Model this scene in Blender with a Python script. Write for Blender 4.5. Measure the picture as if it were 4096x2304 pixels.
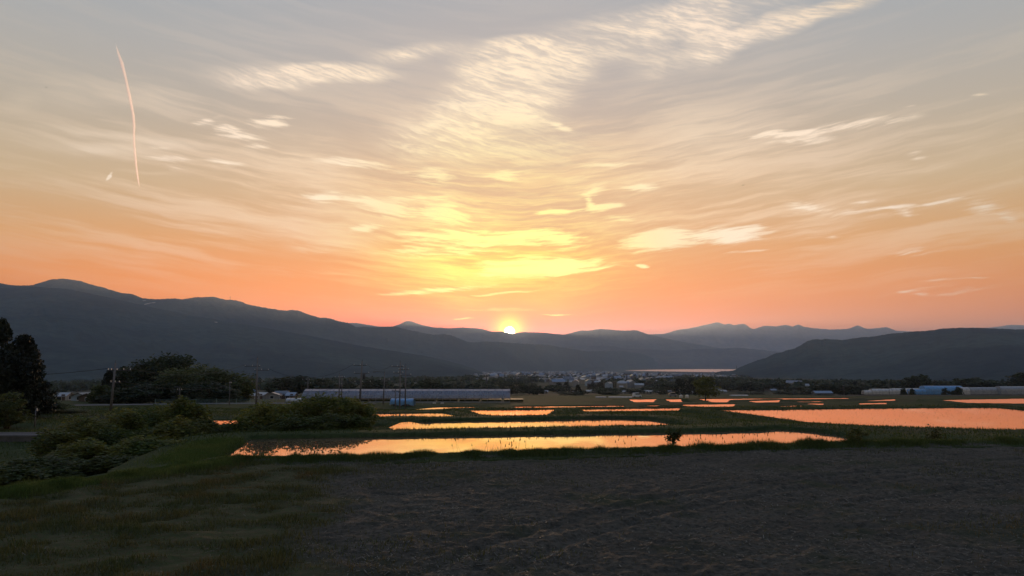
import bpy, math, random
import numpy as np
from mathutils import Vector, Matrix

for _o in list(bpy.data.objects):
    bpy.data.objects.remove(_o)
SC = bpy.context.scene
COL = SC.collection
rng = np.random.default_rng(11)
random.seed(11)

# ------------------------------------------------------------------ camera
EYE = 4.0                                   # eye height above the near field
FPX = 2958.0                                # focal length in pixels of a 4096 wide frame (26 mm lens)
PITCH = math.atan2(248.0, FPX)              # horizon lies 248 px under the frame's centre
cam_d = bpy.data.cameras.new("camera")
cam_d.lens = 26.0; cam_d.sensor_width = 36.0
cam_d.clip_start = 0.1; cam_d.clip_end = 150000.0
cam = bpy.data.objects.new("camera", cam_d)
cam.location = (0, 0, EYE)
cam.rotation_euler = (math.pi / 2 + PITCH, 0, 0)
COL.objects.link(cam)
SC.camera = cam

def ray(px, py):
    """direction of a photograph pixel, scaled so that y = 1"""
    c, s = math.cos(PITCH), math.sin(PITCH)
    v = 1152.0 - py
    dx, dy, dz = px - 2048.0, FPX * c - v * s, FPX * s + v * c
    return dx / dy, dz / dy
def P(px, py, Y):
    a, b = ray(px, py)
    return Vector((a * Y, Y, EYE + b * Y))
def PZ(px, py, z):
    a, b = ray(px, py)
    Y = (z - EYE) / b
    return Vector((a * Y, Y, z))
def sky_ang(px, py):
    a, b = ray(px, py)
    return math.degrees(math.atan2(a, 1)), math.degrees(math.atan2(b, math.hypot(a, 1)))
def lin(r, g, b):
    def f(c):
        c /= 255.0
        return c / 12.92 if c <= 0.04045 else ((c + 0.055) / 1.055) ** 2.4
    return (f(r), f(g), f(b), 1.0)

# ------------------------------------------------------------------ colour management and sampling
vs = SC.view_settings
vs.view_transform = 'Standard'; vs.look = 'None'; vs.exposure = 0.0; vs.gamma = 1.0
vs.use_curve_mapping = False
SC.render.engine = 'CYCLES'
cy = SC.cycles
cy.use_denoising = True
cy.denoiser = 'OPENIMAGEDENOISE'
cy.max_bounces = 8; cy.diffuse_bounces = 2; cy.glossy_bounces = 3
cy.transmission_bounces = 3; cy.transparent_max_bounces = 12; cy.volume_bounces = 1
cy.sample_clamp_indirect = 4.0
cy.caustics_reflective = False; cy.caustics_refractive = False

# ------------------------------------------------------------------ node helper: sockets with arithmetic
class S:
    nt = None
    def __init__(self, sock): self.s = sock
    @staticmethod
    def node(kind, **kw):
        n = S.nt.nodes.new(kind)
        for k, v in kw.items(): setattr(n, k, v)
        return n
    @staticmethod
    def put(sock, v):
        if isinstance(v, S): S.nt.links.new(v.s, sock)
        else: sock.default_value = v
    @staticmethod
    def math(op, a, b=None, c=None, clamp=False):
        n = S.node('ShaderNodeMath', operation=op, use_clamp=clamp)
        S.put(n.inputs[0], a)
        if b is not None: S.put(n.inputs[1], b)
        if c is not None: S.put(n.inputs[2], c)
        return S(n.outputs[0])
    def __add__(self, o): return S.math('ADD', self, o)
    __radd__ = __add__
    def __sub__(self, o): return S.math('SUBTRACT', self, o)
    def __rsub__(self, o): return S.math('SUBTRACT', o, self)
    def __mul__(self, o): return S.math('MULTIPLY', self, o)
    __rmul__ = __mul__
    def __truediv__(self, o): return S.math('DIVIDE', self, o)
    def __neg__(self): return S.math('MULTIPLY', self, -1.0)
    def clamp(self): return S.math('ADD', self, 0.0, clamp=True)
def expn(x): return S.math('POWER', math.exp(-1), x)          # exp(-x)
def sstep(x, a, b, lo=0.0, hi=1.0):
    n = S.node('ShaderNodeMapRange', interpolation_type='SMOOTHSTEP')
    S.put(n.inputs['Value'], x)
    for k, v in (('From Min', a), ('From Max', b), ('To Min', lo), ('To Max', hi)): S.put(n.inputs[k], v)
    return S(n.outputs[0])
def xyz(x, y, z=0.0):
    n = S.node('ShaderNodeCombineXYZ')
    for i, v in enumerate((x, y, z)): S.put(n.inputs[i], v)
    return S(n.outputs[0])
def noise(vec, scale=1.0, detail=4.0, rough=0.55, dist=0.0, out=0, lac=2.0, flat=False):
    n = S.node('ShaderNodeTexNoise', noise_dimensions='2D' if flat else '3D')
    S.put(n.inputs['Vector'], vec)
    n.inputs['Scale'].default_value = scale; n.inputs['Detail'].default_value = detail
    n.inputs['Roughness'].default_value = rough; n.inputs['Distortion'].default_value = dist
    n.inputs['Lacunarity'].default_value = lac
    return S(n.outputs[out])
def cmix(fac, a, b, mode='MIX'):
    n = S.node('ShaderNodeMix', data_type='RGBA', blend_type=mode)
    S.put(n.inputs[0], fac); S.put(n.inputs[6], a); S.put(n.inputs[7], b)
    return S(n.outputs[2])
def ramp(x, stops):
    n = S.node('ShaderNodeValToRGB'); S.put(n.inputs[0], x)
    cr = n.color_ramp
    while len(cr.elements) < len(stops): cr.elements.new(0.5)
    for e, (p, c) in zip(cr.elements, stops): e.position = p; e.color = c
    return S(n.outputs[0])

# ------------------------------------------------------------------ world: evening sky with cirrus
SUN_PX, SUN_PY = 2038.0, 1328.0
SUN_A, SUN_E = sky_ang(SUN_PX, SUN_PY)
world = bpy.data.worlds.new("World")
SC.world = world
world.use_nodes = True
S.nt = world.node_tree
S.nt.nodes.clear()
w_out = S.node('ShaderNodeOutputWorld')
w_bg = S.node('ShaderNodeBackground')
S.nt.links.new(w_bg.outputs[0], w_out.inputs[0])
world.cycles.sampling_method = 'MANUAL'; world.cycles.sample_map_resolution = 512
tc = S.node('ShaderNodeTexCoord')
sep = S.node('ShaderNodeSeparateXYZ'); S.nt.links.new(tc.outputs['Generated'], sep.inputs[0])
dx, dy, dz = (S(sep.outputs[i]) for i in range(3))
DEG = 180.0 / math.pi
A = S.math('ARCTAN2', dx, dy) * DEG                    # azimuth from the view axis, degrees
E = S.math('ARCSINE', dz) * DEG                        # elevation, degrees
sd = (math.sin(math.radians(SUN_A)) * math.cos(math.radians(SUN_E)),
      math.cos(math.radians(SUN_A)) * math.cos(math.radians(SUN_E)), math.sin(math.radians(SUN_E)))
cosg = dx * sd[0] + dy * sd[1] + dz * sd[2]
G = S.math('ARCCOSINE', S.math('MINIMUM', S.math('MAXIMUM', cosg, -0.999999), 0.999999)) * DEG
def blob(a0, e0, sa, se, skew=0.0):
    u = (A - a0) / sa; v = (E - e0 - ((A - a0) * skew if skew else 0.0)) / se
    return expn(u * u + v * v)

# clear air, from the physical sky, seen through a thin veil that thickens towards the sunset
nish = S.node('ShaderNodeTexSky', sky_type='NISHITA', sun_disc=False)
nish.sun_elevation = math.radians(SUN_E); nish.sun_rotation = math.radians(SUN_A)
nish.altitude = 900.0; nish.air_density = 1.2; nish.dust_density = 2.0; nish.ozone_density = 1.0
clear = cmix(1.0, S(nish.outputs[0]), (0.15, 0.15, 0.15, 1), 'MULTIPLY')
veil = ramp(E / 90.0, [
    (0.0, lin(196, 110, 74)), (0.028, lin(202, 118, 74)), (0.05, lin(206, 136, 80)), (0.085, lin(208, 160, 102)),
    (0.13, lin(200, 176, 140)), (0.18, lin(186, 175, 158)), (0.235, lin(174, 173, 170)), (0.29, lin(162, 170, 177)),
    (0.45, lin(122, 149, 190)), (1.0, lin(104, 142, 204))])
back = sstep(G, 45.0, 130.0)
col = cmix(back * 0.45, veil, clear)

# domain warp shared by all clouds
wn = S.node('ShaderNodeTexNoise', noise_dimensions='2D'); wn.inputs['Scale'].default_value = 0.16; wn.inputs['Detail'].default_value = 3.0
S.put(wn.inputs['Vector'], xyz(A, E * 1.6, 3.7))
wsep = S.node('ShaderNodeSeparateColor'); S.nt.links.new(wn.outputs[1], wsep.inputs[0])
wx = S(wsep.outputs[0]) - 0.5; wy = S(wsep.outputs[1]) - 0.5
Aw = A + wx * 2.0; Ew = E + wy * 0.75
# streaks run towards the sunset from both sides
da = A - SUN_A
Es = Ew - S.math('SQRT', da * da + 30.0) * 0.125
st1 = noise(xyz(Aw * 0.045, Es * 0.50), 1.0, 5.0, 0.55, flat=True)
st2 = noise(xyz(Aw * 0.12 + 31.0, Es * 1.7), 1.0, 4.0, 0.6, flat=True)
streak = sstep(st1 * 0.6 + st2 * 0.4, 0.42, 0.63)
nf = noise(xyz(Aw * 0.32 + 11.0, Es * 3.4), 1.0, 5.0, 0.66, flat=True)
fine = sstep(nf, 0.38, 0.68)

# warmth of the low western sky
col = cmix(blob(SUN_A, 21.0, 20.0, 8.0) * 0.6, col, lin(198, 183, 176))
col = cmix(blob(SUN_A, 10.5, 24.0, 6.5) * (streak * 0.25 + 0.62), col, lin(254, 194, 138))
col = cmix(blob(SUN_A - 5.0, 3.4, 35.0, 4.4) * 0.95, col, (1.25, 0.32, 0.01, 1))
col = cmix(blob(SUN_A - 2.0, 0.6, 17.0, 2.5) * 0.97, col, (2.1, 0.13, 0.0, 1))
col = cmix((blob(SUN_A - 0.5, 6.4, 7.4, 2.3) * (streak * 0.7 + fine * 0.3 + 0.5)).clamp(), col, (1.35, 1.02, 0.12, 1))
col = cmix((blob(SUN_A, 3.6, 4.2, 1.4) * 0.75).clamp(), col, (1.5, 0.80, 0.05, 1))
# single clouds: strokes in azimuth / elevation, each (x0, y0, x1, y1, half width, strength)
def strokes(items, tot=0.0):
    first = tot
    for x0, y0, x1, y1, w, k in items:
        a0, e0 = sky_ang(x0, y0); a1, e1 = sky_ang(x1, y1)
        m = S.node('ShaderNodeTexGradient', gradient_type='SPHERICAL')
        S.put(m.inputs[0], xyz(Aw, Ew, tot))            # third axis only chains the strokes one after another
        tm = m.texture_mapping
        tm.vector_type = 'TEXTURE'
        tm.translation = ((a0 + a1) / 2, (e0 + e1) / 2, 0)
        tm.rotation = (0, 0, math.atan2(e1 - e0, a1 - a0))
        tm.scale = (0.5 * math.hypot(a1 - a0, e1 - e0) * 1.25, w * 0.0194 * 2.15, 1.0e6)
        g = S(m.outputs[1])
        tot = S.math('MULTIPLY_ADD', g, k, tot)
    return tot - first if isinstance(first, S) else tot
BRIGHT = [(1215,775,1420,810,14,.8),(1400,805,1640,850,22,.9),(1640,850,1900,865,26,.9),(1530,795,1840,795,8,.6),
  (1370,925,1520,905,12,.8),(2125,855,2300,838,9,.9),(2300,838,2490,818,11,.9),(2330,790,2370,820,13,.6),
  (2310,775,2450,745,15,.7),(2480,745,2640,745,13,.8),(2480,975,2800,940,28,1.),(2750,945,3090,922,22,.9),
  (1560,940,2200,950,24,.75),(1500,1000,2050,1005,18,.5),(2000,950,2400,960,28,.5),(1930,1060,2490,1052,22,1.),
  (1900,1095,2300,1085,14,.8),(1540,1185,2000,1140,8,.7),(1860,1188,2140,1162,4,.8),(1880,1240,2150,1238,5,.6),
  (1820,1277,1905,1272,3,.7),(2150,1257,2300,1250,3,.6),(2560,1056,2630,1074,6,.7),(1250,640,1620,680,15,.5),
  (1600,690,1880,720,24,.5),(1880,700,2120,700,18,.5),(2300,665,2520,655,8,.6),(1840,415,2000,430,14,.6),
  (1950,455,2160,470,20,.9),(1650,485,1800,490,14,.55),(2150,480,2310,525,9,.6),(1860,518,1980,527,6,.6),
  (1590,570,1680,582,6,.5),(985,484,1185,480,15,.7),(760,498,900,462,8,.45),(810,500,980,516,9,.5),
  (830,530,1090,558,12,.5),(960,586,1090,590,8,.55),(560,595,700,598,7,.4),(580,625,780,640,9,.45),
  (780,640,1000,665,13,.45),(640,660,760,690,15,.25),(2990,548,3300,525,9,.6),(3200,520,3750,465,13,.45),
  (3000,565,3400,540,20,.35),(3850,390,3990,386,4,.45),(3600,435,3720,420,4,.3),(3070,825,3400,830,17,.45),
  (3400,825,3530,795,7,.4),(3200,880,3760,800,5,.45),(3560,835,3730,850,17,.4),(3700,820,3920,780,6,.5),
  (3860,830,4060,825,20,.35),(4000,860,4090,880,13,.35),(3500,1020,3800,1010,11,.3),(2840,1015,3110,995,5,.35),
  (3290,945,3380,935,5,.3),(3600,1130,4096,1108,3,.3),(3590,1172,3720,1178,5,.35),(3500,1175,4096,1150,16,.2),
  (3600,620,3720,650,18,.3),(2400,865,2560,890,12,.4),(443,694,458,706,13,1.0)]
RIPPLE = [(800,300,1300,298,30,.6),(1120,284,1610,304,22,1.1),(900,330,1350,332,22,.4),(1450,235,1800,195,24,.6),
  (1750,190,2200,175,20,.6),(1950,185,2500,215,32,.8),(1800,260,2200,260,38,.7),(2150,260,2420,300,32,.7),
  (1780,330,2300,350,48,.7),(1700,400,2300,420,46,.7),(1560,470,2200,480,46,.6),(1450,540,2000,560,46,.5),
  (2400,180,2800,90,56,.6),(2650,60,2900,20,56,.6),(2750,150,3000,110,56,.55),(2700,260,2950,160,36,.6),
  (2900,170,3300,40,28,.95),(3200,70,3560,-30,20,.85),(2500,300,2750,240,36,.4),(2750,-80,3300,-160,90,.7),(1500,600,2300,620,56,.45),(1900,545,2500,590,56,.35),(2150,130,2700,60,36,.4)]
VEIL = [(0,385,150,410,22,.6),(60,350,500,400,36,.45),(400,350,800,420,36,.35),(100,500,500,545,9,.65),
  (400,540,900,590,12,.6),(0,540,700,600,26,.4),(0,575,600,600,12,.5),(450,670,750,700,4,.4),(1150,1000,1500,960,14,.4),
  (900,560,1500,640,60,.35),(2600,480,3300,560,60,.4),(2500,640,3000,600,40,.35),(1000,900,1500,860,60,.25)]
b_mask = strokes(BRIGHT)
r_mask = strokes(RIPPLE, b_mask)
v_mask = strokes(VEIL, r_mask)
# fibrous ripples of the high band: short combs sloping down to the right
ca, sa_ = math.cos(math.radians(-15)), math.sin(math.radians(-15))
Ra = Aw * ca + Ew * sa_; Re = Ew * ca - Aw * sa_
rip = noise(xyz(Ra * 0.15 + 7.0, Re * 1.7), 1.0, 4.0, 0.62, flat=True)
rip2 = noise(xyz(Ra * 0.8, Re * 5.0 + 8.0), 1.0, 3.0, 0.6, flat=True)
comb = sstep(rip * 0.6 + rip2 * 0.4, 0.37, 0.66)
cloud_col = ramp(G / 60.0, [(0.0, (1.6, 1.35, 0.28, 1)), (0.14, (1.3, 1.12, 0.34, 1)), (0.22, (1.10, 0.88, 0.46, 1)),
    (0.30, (1.10, 0.88, 0.62, 1)), (0.45, (1.04, 0.83, 0.64, 1)), (0.6, lin(228, 208, 182)), (1.0, lin(214, 202, 180))])
above = sstep(E, 2.0, 9.0)
# the same thin cirrus covers the rest of the sky dome
wide = expn((E - 11.0) * (E - 11.0) * 0.014) * 0.28 + 0.04
col = cmix((streak * wide * above).clamp(), col, cloud_col)
col_far = col
feather = fine * (streak * 0.6 + 0.4) * blob(SUN_A + 0.5, 11.5, 17.0, 5.5)
col = cmix((feather * 0.45).clamp(), col, cloud_col)
#                                         # no single clouds outside the western sky
col = cmix(((v_mask * (streak * 0.5 + fine * 0.2 + 0.4)) * 0.75).clamp(), col, cloud_col)
col = cmix((sstep(r_mask, 0.0, 0.75) * (comb * 0.70 + 0.34)).clamp(), col, cloud_col)
col = cmix((sstep(b_mask + (nf - 0.5) * 1.4, 0.06, 0.66) * sstep(b_mask, 0.0, 0.30)).clamp(), col, cloud_col)
# sun: disc half sunk behind the far ridge, with its aureole
col = cmix(expn(G * G / 9.0) * 0.9, col, (4.0, 0.22, 0.0, 1))
col = cmix(expn(G * G / 1.2) * 0.9, col, (6.0, 1.9, 0.04, 1))
col = cmix(expn(G * G / 0.34) * 0.9, col, (7.0, 2.8, 0.15, 1))
col = cmix(sstep(G, 0.48, 0.20), col, (45.0, 36.0, 18.0, 1))
S.put(w_bg.inputs[0], col)
w_bg.inputs[1].default_value = 1.0
w_far = S.node('ShaderNodeBackground'); S.put(w_far.inputs[0], col_far)
front = S.math('MULTIPLY', S.math('LESS_THAN', S.math('ABSOLUTE', A), 46.0), S.math('LESS_THAN', S.math('ABSOLUTE', E - 15.0), 19.0))
w_mix = S.node('ShaderNodeMixShader'); S.put(w_mix.inputs[0], front)
S.nt.links.new(w_far.outputs[0], w_mix.inputs[1]); S.nt.links.new(w_bg.outputs[0], w_mix.inputs[2])
S.nt.links.new(w_mix.outputs[0], w_out.inputs[0])

sun_d = bpy.data.lights.new("sun", 'SUN')
sun_d.energy = 3.0; sun_d.angle = math.radians(0.5); sun_d.color = (1.0, 0.62, 0.34)
sun = bpy.data.objects.new("sun", sun_d)
sun.rotation_euler = Vector((-sd[0], -sd[1], -sd[2])).to_track_quat('-Z', 'Y').to_euler()
COL.objects.link(sun)

# ------------------------------------------------------------------ general helpers
def mat(name):
    m = bpy.data.materials.new(name); m.use_nodes = True
    S.nt = m.node_tree
    S.nt.nodes.clear()
    out = S.node('ShaderNodeOutputMaterial')
    b = S.node('ShaderNodeBsdfPrincipled')
    S.nt.links.new(b.outputs[0], out.inputs[0])
    return m, b, out
def simple(name, c, rough=0.8, var=0.0, scale=3.0, c2=None, spec=0.3, metal=0.0, obj_var=0.0):
    m, b, out = mat(name)
    col = (c[0], c[1], c[2], 1)
    if var or c2 or obj_var:
        tcn = S.node('ShaderNodeTexCoord')
        n = noise(S(tcn.outputs['Object']), scale, 4.0, 0.6)
        d = c2 if c2 else tuple(x * (1 - var) for x in c)
        f = sstep(n, 0.35, 0.65)
        col = cmix(f, col, (d[0], d[1], d[2], 1))
        if obj_var:
            oi = S.node('ShaderNodeObjectInfo')
            hs = S.node('ShaderNodeHueSaturation'); S.put(hs.inputs['Color'], col)
            S.put(hs.inputs['Value'], S(oi.outputs['Random']) * (2 * obj_var) + (1 - obj_var))
            col = S(hs.outputs[0])
    S.put(b.inputs['Base Color'], col)
    b.inputs['Roughness'].default_value = rough
    b.inputs['Specular IOR Level'].default_value = spec
    b.inputs['Metallic'].default_value = metal
    return m
def mesh_np(name, verts, faces, smooth=False, mats=None, mat_idx=None):
    """mesh from an (n,3) array and either (m,k) array or list of faces"""
    me = bpy.data.meshes.new(name)
    verts = np.asarray(verts, dtype=np.float32)
    if isinstance(faces, np.ndarray):
        k = faces.shape[1]; nf = faces.shape[0]
        me.vertices.add(len(verts)); me.vertices.foreach_set('co', verts.ravel())
        me.loops.add(nf * k); me.loops.foreach_set('vertex_index', faces.astype(np.int32).ravel())
        me.polygons.add(nf)
        me.polygons.foreach_set('loop_start', np.arange(0, nf * k, k, dtype=np.int32))
        me.polygons.foreach_set('loop_total', np.full(nf, k, dtype=np.int32))
        me.update(calc_edges=True)
    else:
        me.from_pydata([tuple(v) for v in verts], [], faces); me.update()
    if smooth:
        me.polygons.foreach_set('use_smooth', np.ones(len(me.polygons), dtype=bool))
    for m in (mats or []): me.materials.append(m)
    if mat_idx is not None:
        me.polygons.foreach_set('material_index', np.asarray(mat_idx, dtype=np.int32))
    me.validate()
    return me
def link(name, me, parent=None, loc=None, rz=None):
    o = bpy.data.objects.new(name, me)
    COL.objects.link(o)
    if parent is not None: o.parent = parent
    if loc is not None: o.location = loc
    if rz is not None: o.rotation_euler = (0, 0, rz)
    return o
def tag(o, label=None, cat=None, group=None, kind=None):
    if label: o['label'] = label
    if cat: o['category'] = cat
    if group: o['group'] = group
    if kind: o['kind'] = kind
    return o
def thing(name, label, cat, loc=(0, 0, 0), rz=0.0, group=None):
    o = bpy.data.objects.new(name, None); COL.objects.link(o)
    o.empty_display_size = 0.5
    o.location = loc; o.rotation_euler = (0, 0, rz)
    return tag(o, label, cat, group)

class MB:
    """collects boxes, tubes and faces into one mesh"""
    def __init__(self): self.v = []; self.f = []
    def face(self, pts):
        n = len(self.v); self.v += [tuple(p) for p in pts]; self.f.append(list(range(n, n + len(pts)))); return self
    def box(self, c, s, rz=0.0):
        x, y, z = c; a, b, h = s[0] / 2, s[1] / 2, s[2] / 2
        ca, sa = math.cos(rz), math.sin(rz)
        n = len(self.v)
        for k in (-h, h):
            for (i, j) in ((-a, -b), (a, -b), (a, b), (-a, b)):
                self.v.append((x + i * ca - j * sa, y + i * sa + j * ca, z + k))
        for q in ((0, 3, 2, 1), (4, 5, 6, 7), (0, 1, 5, 4), (1, 2, 6, 5), (2, 3, 7, 6), (3, 0, 4, 7)):
            self.f.append([n + i for i in q])
        return self
    def tube(self, p, q, r0, r1=None, seg=8):
        r1 = r0 if r1 is None else r1
        p, q = Vector(p), Vector(q)
        d = (q - p).normalized()
        a = d.orthogonal().normalized(); b = d.cross(a)
        n = len(self.v)
        for c, r in ((p, r0), (q, r1)):
            for i in range(seg):
                t = 2 * math.pi * i / seg
                self.v.append(tuple(c + a * (r * math.cos(t)) + b * (r * math.sin(t))))
        for i in range(seg):
            j = (i + 1) % seg
            self.f.append([n + i, n + j, n + seg + j, n + seg + i])
        self.f.append([n + i for i in range(seg)][::-1]); self.f.append([n + seg + i for i in range(seg)])
        return self
    def path(self, pts, r, seg=6):
        for i in range(len(pts) - 1):
            ra = r[i] if isinstance(r, (list, tuple)) else r
            rb = r[i + 1] if isinstance(r, (list, tuple)) else r
            self.tube(pts[i], pts[i + 1], ra, rb, seg)
        return self
    def mesh(self, name, m=None, smooth=False):
        me = bpy.data.meshes.new(name); me.from_pydata(self.v, [], self.f); me.update()
        if m: me.materials.append(m)
        if smooth: me.polygons.foreach_set('use_smooth', np.ones(len(me.polygons), dtype=bool))
        return me
    def build(self, name, m, parent=None, smooth=False, loc=None, rz=None):
        return link(name, self.mesh(name, m, smooth), parent, loc, rz)

# value noise in numpy
_perm = rng.permutation(1 << 12)
_val = rng.random(1 << 12)
def vnoise(x, y):
    xi = np.floor(x).astype(np.int64); yi = np.floor(y).astype(np.int64)
    fx = x - xi; fy = y - yi
    fx = fx * fx * (3 - 2 * fx); fy = fy * fy * (3 - 2 * fy)
    def h(i, j): return _val[(_perm[(i & 4095)] + j * 57) & 4095]
    a, b, c, d = h(xi, yi), h(xi + 1, yi), h(xi, yi + 1), h(xi + 1, yi + 1)
    return (a * (1 - fx) + b * fx) * (1 - fy) + (c * (1 - fx) + d * fx) * fy
def fbm(x, y, oct=4, gain=0.5):
    t = np.zeros_like(np.asarray(x, dtype=float)); a = 1.0; n = 0.0
    for k in range(oct):
        t = t + a * vnoise(x * 2.0 ** k + 17.3 * k, y * 2.0 ** k + 5.1 * k); n += a; a *= gain
    return t / n
# ------------------------------------------------------------------ terrain
def poly_sd(poly, X, Y):
    """signed distance to a polygon, negative inside"""
    p = np.asarray(poly, dtype=float); n = len(p)
    d2 = np.full(X.shape, 1e18); inside = np.zeros(X.shape, dtype=bool)
    for i in range(n):
        ax, ay = p[i]; bx, by = p[(i + 1) % n]
        ex, ey = bx - ax, by - ay
        t = np.clip(((X - ax) * ex + (Y - ay) * ey) / (ex * ex + ey * ey + 1e-12), 0, 1)
        d2 = np.minimum(d2, (X - ax - t * ex) ** 2 + (Y - ay - t * ey) ** 2)
        cond = (ay > Y) != (by > Y)
        with np.errstate(divide='ignore', invalid='ignore'):
            xi = ax + (Y - ay) * ex / (ey if ey != 0 else 1e-12)
        inside ^= cond & (X < xi)
    d = np.sqrt(d2)
    return np.where(inside, -d, d)
def line_d(pts, X, Y):
    p = np.asarray(pts, dtype=float); d2 = np.full(X.shape, 1e18)
    for i in range(len(p) - 1):
        ax, ay = p[i]; bx, by = p[i + 1]; ex, ey = bx - ax, by - ay
        t = np.clip(((X - ax) * ex + (Y - ay) * ey) / (ex * ex + ey * ey), 0, 1)
        d2 = np.minimum(d2, (X - ax - t * ex) ** 2 + (Y - ay - t * ey) ** 2)
    return np.sqrt(d2)
def ss(x, a, b):
    t = np.clip((x - a) / (b - a), 0, 1); return t * t * (3 - 2 * t)

# flooded paddies: (water level, outline in photograph pixels laid onto that level)
PADDIES = [
 (-1.0, [(850,1865),(960,1790),(1010,1757),(1500,1749),(2000,1742),(2500,1734),(2900,1727),(3050,1722),(3110,1717),(3250,1728),(3350,1744),(3450,1762),(3480,1780),(3000,1810),(2500,1835),(2000,1852),(1400,1872)]),
 (-1.5, [(1531,1733),(1589,1709),(1627,1692),(1645,1690),(1878,1684),(2100,1681),(2412,1675),(2575,1677),(2645,1688),(2735,1707),(2366,1712),(1900,1721)]),
 (-1.8, [(1380,1722),(1400,1707),(1478,1705),(1543,1703),(1524,1719)]),
 (-2.2, [(1350,1693),(1380,1687),(1489,1685),(1590,1682),(1560,1691)]),
 (-2.8, [(2860,1640),(3132,1639),(3457,1634),(3828,1631),(3968,1631),(4096,1641),(4250,1655),(4300,1675),(4180,1700),(4096,1711),(4037,1719),(3828,1714),(3596,1706),(3411,1699),(3225,1685),(3039,1662)]),
 (-3.5, [(1420,1658),(1489,1656),(1762,1653),(1848,1666),(1700,1669),(1496,1671),(1400,1672)]),
 (-4.0, [(1875,1641),(2100,1640),(2212,1639),(2170,1666),(1960,1664)]),
 (-4.6, [(2220,1639),(2480,1636),(2726,1632),(2722,1640),(2480,1642),(2226,1645)]),
 (-5.5, [(2060,1627),(2280,1625),(2490,1623),(2484,1629),(2280,1630),(2080,1632)]),
 (-5.0, [(2730,1619),(2940,1616),(2915,1628),(2765,1628)]),
 (-5.6, [(2590,1621),(2645,1621),(2640,1624),(2598,1624)]),
 (-7.5, [(2520,1598),(2620,1597),(2608,1606),(2543,1606)]),
 (-7.7, [(2665,1598),(2765,1596),(2752,1605),(2690,1605)]),
 (-7.4, [(2795,1596),(3383,1592),(3395,1595),(2945,1600),(2905,1609),(2870,1609)]),
 (-6.6, [(2990,1604),(3115,1601),(3104,1609),(3039,1609)]),
 (-6.0, [(3760,1600),(4096,1594),(4500,1590),(4500,1612),(4096,1612),(3875,1609)]),
 (-6.9, [(3170,1607),(3290,1605),(3290,1607),(3170,1609)]),
 (-7.6, [(3470,1600),(3575,1597),(3575,1600),(3470,1602)]),
 (-6.2, [(3070,1616),(3290,1614),(3285,1617),(3076,1618)]),
 (-5.6, [(3125,1624),(3205,1622),(3200,1625),(3137,1626)]),
 (-6.5, [(3440,1613),(3540,1611),(3540,1614),(3445,1615)]),
 (-6.0, [(1640,1636),(1740,1630),(1890,1628),(1895,1631),(1740,1635),(1650,1638)]),
 (-3.0, [(560,1683),(1010,1681),(1020,1695),(560,1700)]),
 (-5.2, [(340,1648),(580,1645),(585,1649),(345,1653)]),
]
def _lay(z, pl):
    far = PZ(pl[0][0], pl[0][1], z)[1] > 70                      # far ones: the near shore hides behind its bank
    my = sum(y for x, y in pl) / len(pl)
    return (z, [tuple(PZ(x, y + (3.0 if far and y > my else 0.0), z)[:2]) for x, y in pl])
PADDIES = [_lay(z, pl) for z, pl in PADDIES]
LIP = [0.20 if np.mean([q[1] for q in pl]) < 70 else 0.09 for z, pl in PADDIES]
# the ploughed field in front: level 0, bounded by a grassy ridge
EDGE_L = [PZ(x, y, 0.0) for x, y in ((-1500, 2290), (-700, 2080), (0, 1972), (300, 1930), (600, 1885), (900, 1848))]
EDGE_F = [PZ(x, y, 0.0) for x, y in ((1300, 1853), (2060, 1829), (2600, 1815), (3470, 1788), (4096, 1778), (5200, 1768))]
FIELD = [tuple(p[:2]) for p in EDGE_L + EDGE_F] + [(60, -25), (-30, -25)]
CREST = [(p[0], p[1] + 0.75) for p in EDGE_F]
CREST = [(EDGE_L[-1][0], EDGE_L[-1][1] + 0.5)] + CREST
# general fall of the land, as (distance, pixel row on which the ground lies there)
PROF = [(28, 1815), (40, 1756), (60, 1700), (85, 1664), (110, 1640), (140, 1622), (170, 1611), (200, 1604), (260, 1595), (330, 1587),
        (450, 1579), (700, 1565), (1000, 1549), (1500, 1531), (2200, 1516), (3500, 1502), (6000, 1491.5), (8000, 1488), (9300, 1484)]
PR_Y = np.array([0.0] + [a for a, b in PROF]); PR_Z = np.array([0.0] + [P(2048, b, a)[2] for a, b in PROF])
ZLAKE = P(2700, 1486, 8000)[2]
CTRL = [(100, 1830, 45), (-300, 1830, 45), (0, 1905, 38), (300, 1850, 46), (600, 1850, 46), (480, 1850, 42), (720, 1830, 45), (100, 1795, 49), (-200, 1795, 49), (100, 1735, 55), (-300, 1735, 55), (300, 1735, 55),
        (100, 1690, 64), (-300, 1670, 68), (450, 1685, 70), (700, 1800, 50), (60, 1640, 80), (800, 1800, 47), (1150, 1770, 50), (1300, 1765, 50), (950, 1775, 50),
        (300, 1650, 100), (700, 1640, 110), (1030, 1640, 125), (2900, 1700, 56), (3300, 1740, 50), (3700, 1745, 46), (4096, 1745, 44), (2750, 1660, 75),
        (2600, 1660, 80), (4300, 1740, 50), (3000, 1700, 55), (-800, 1620, 85), (4500, 1640, 95), (1300, 1640, 110),
        (-800, 1800, 50), (-1500, 1900, 40), (700, 1606, 200), (1000, 1596, 220), (400, 1612, 190), (3400, 1594, 270), (3900, 1588, 310), (300, 1600, 250)]
CTRL = [tuple(P(x, y, d)) for x, y, d in CTRL]
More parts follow.
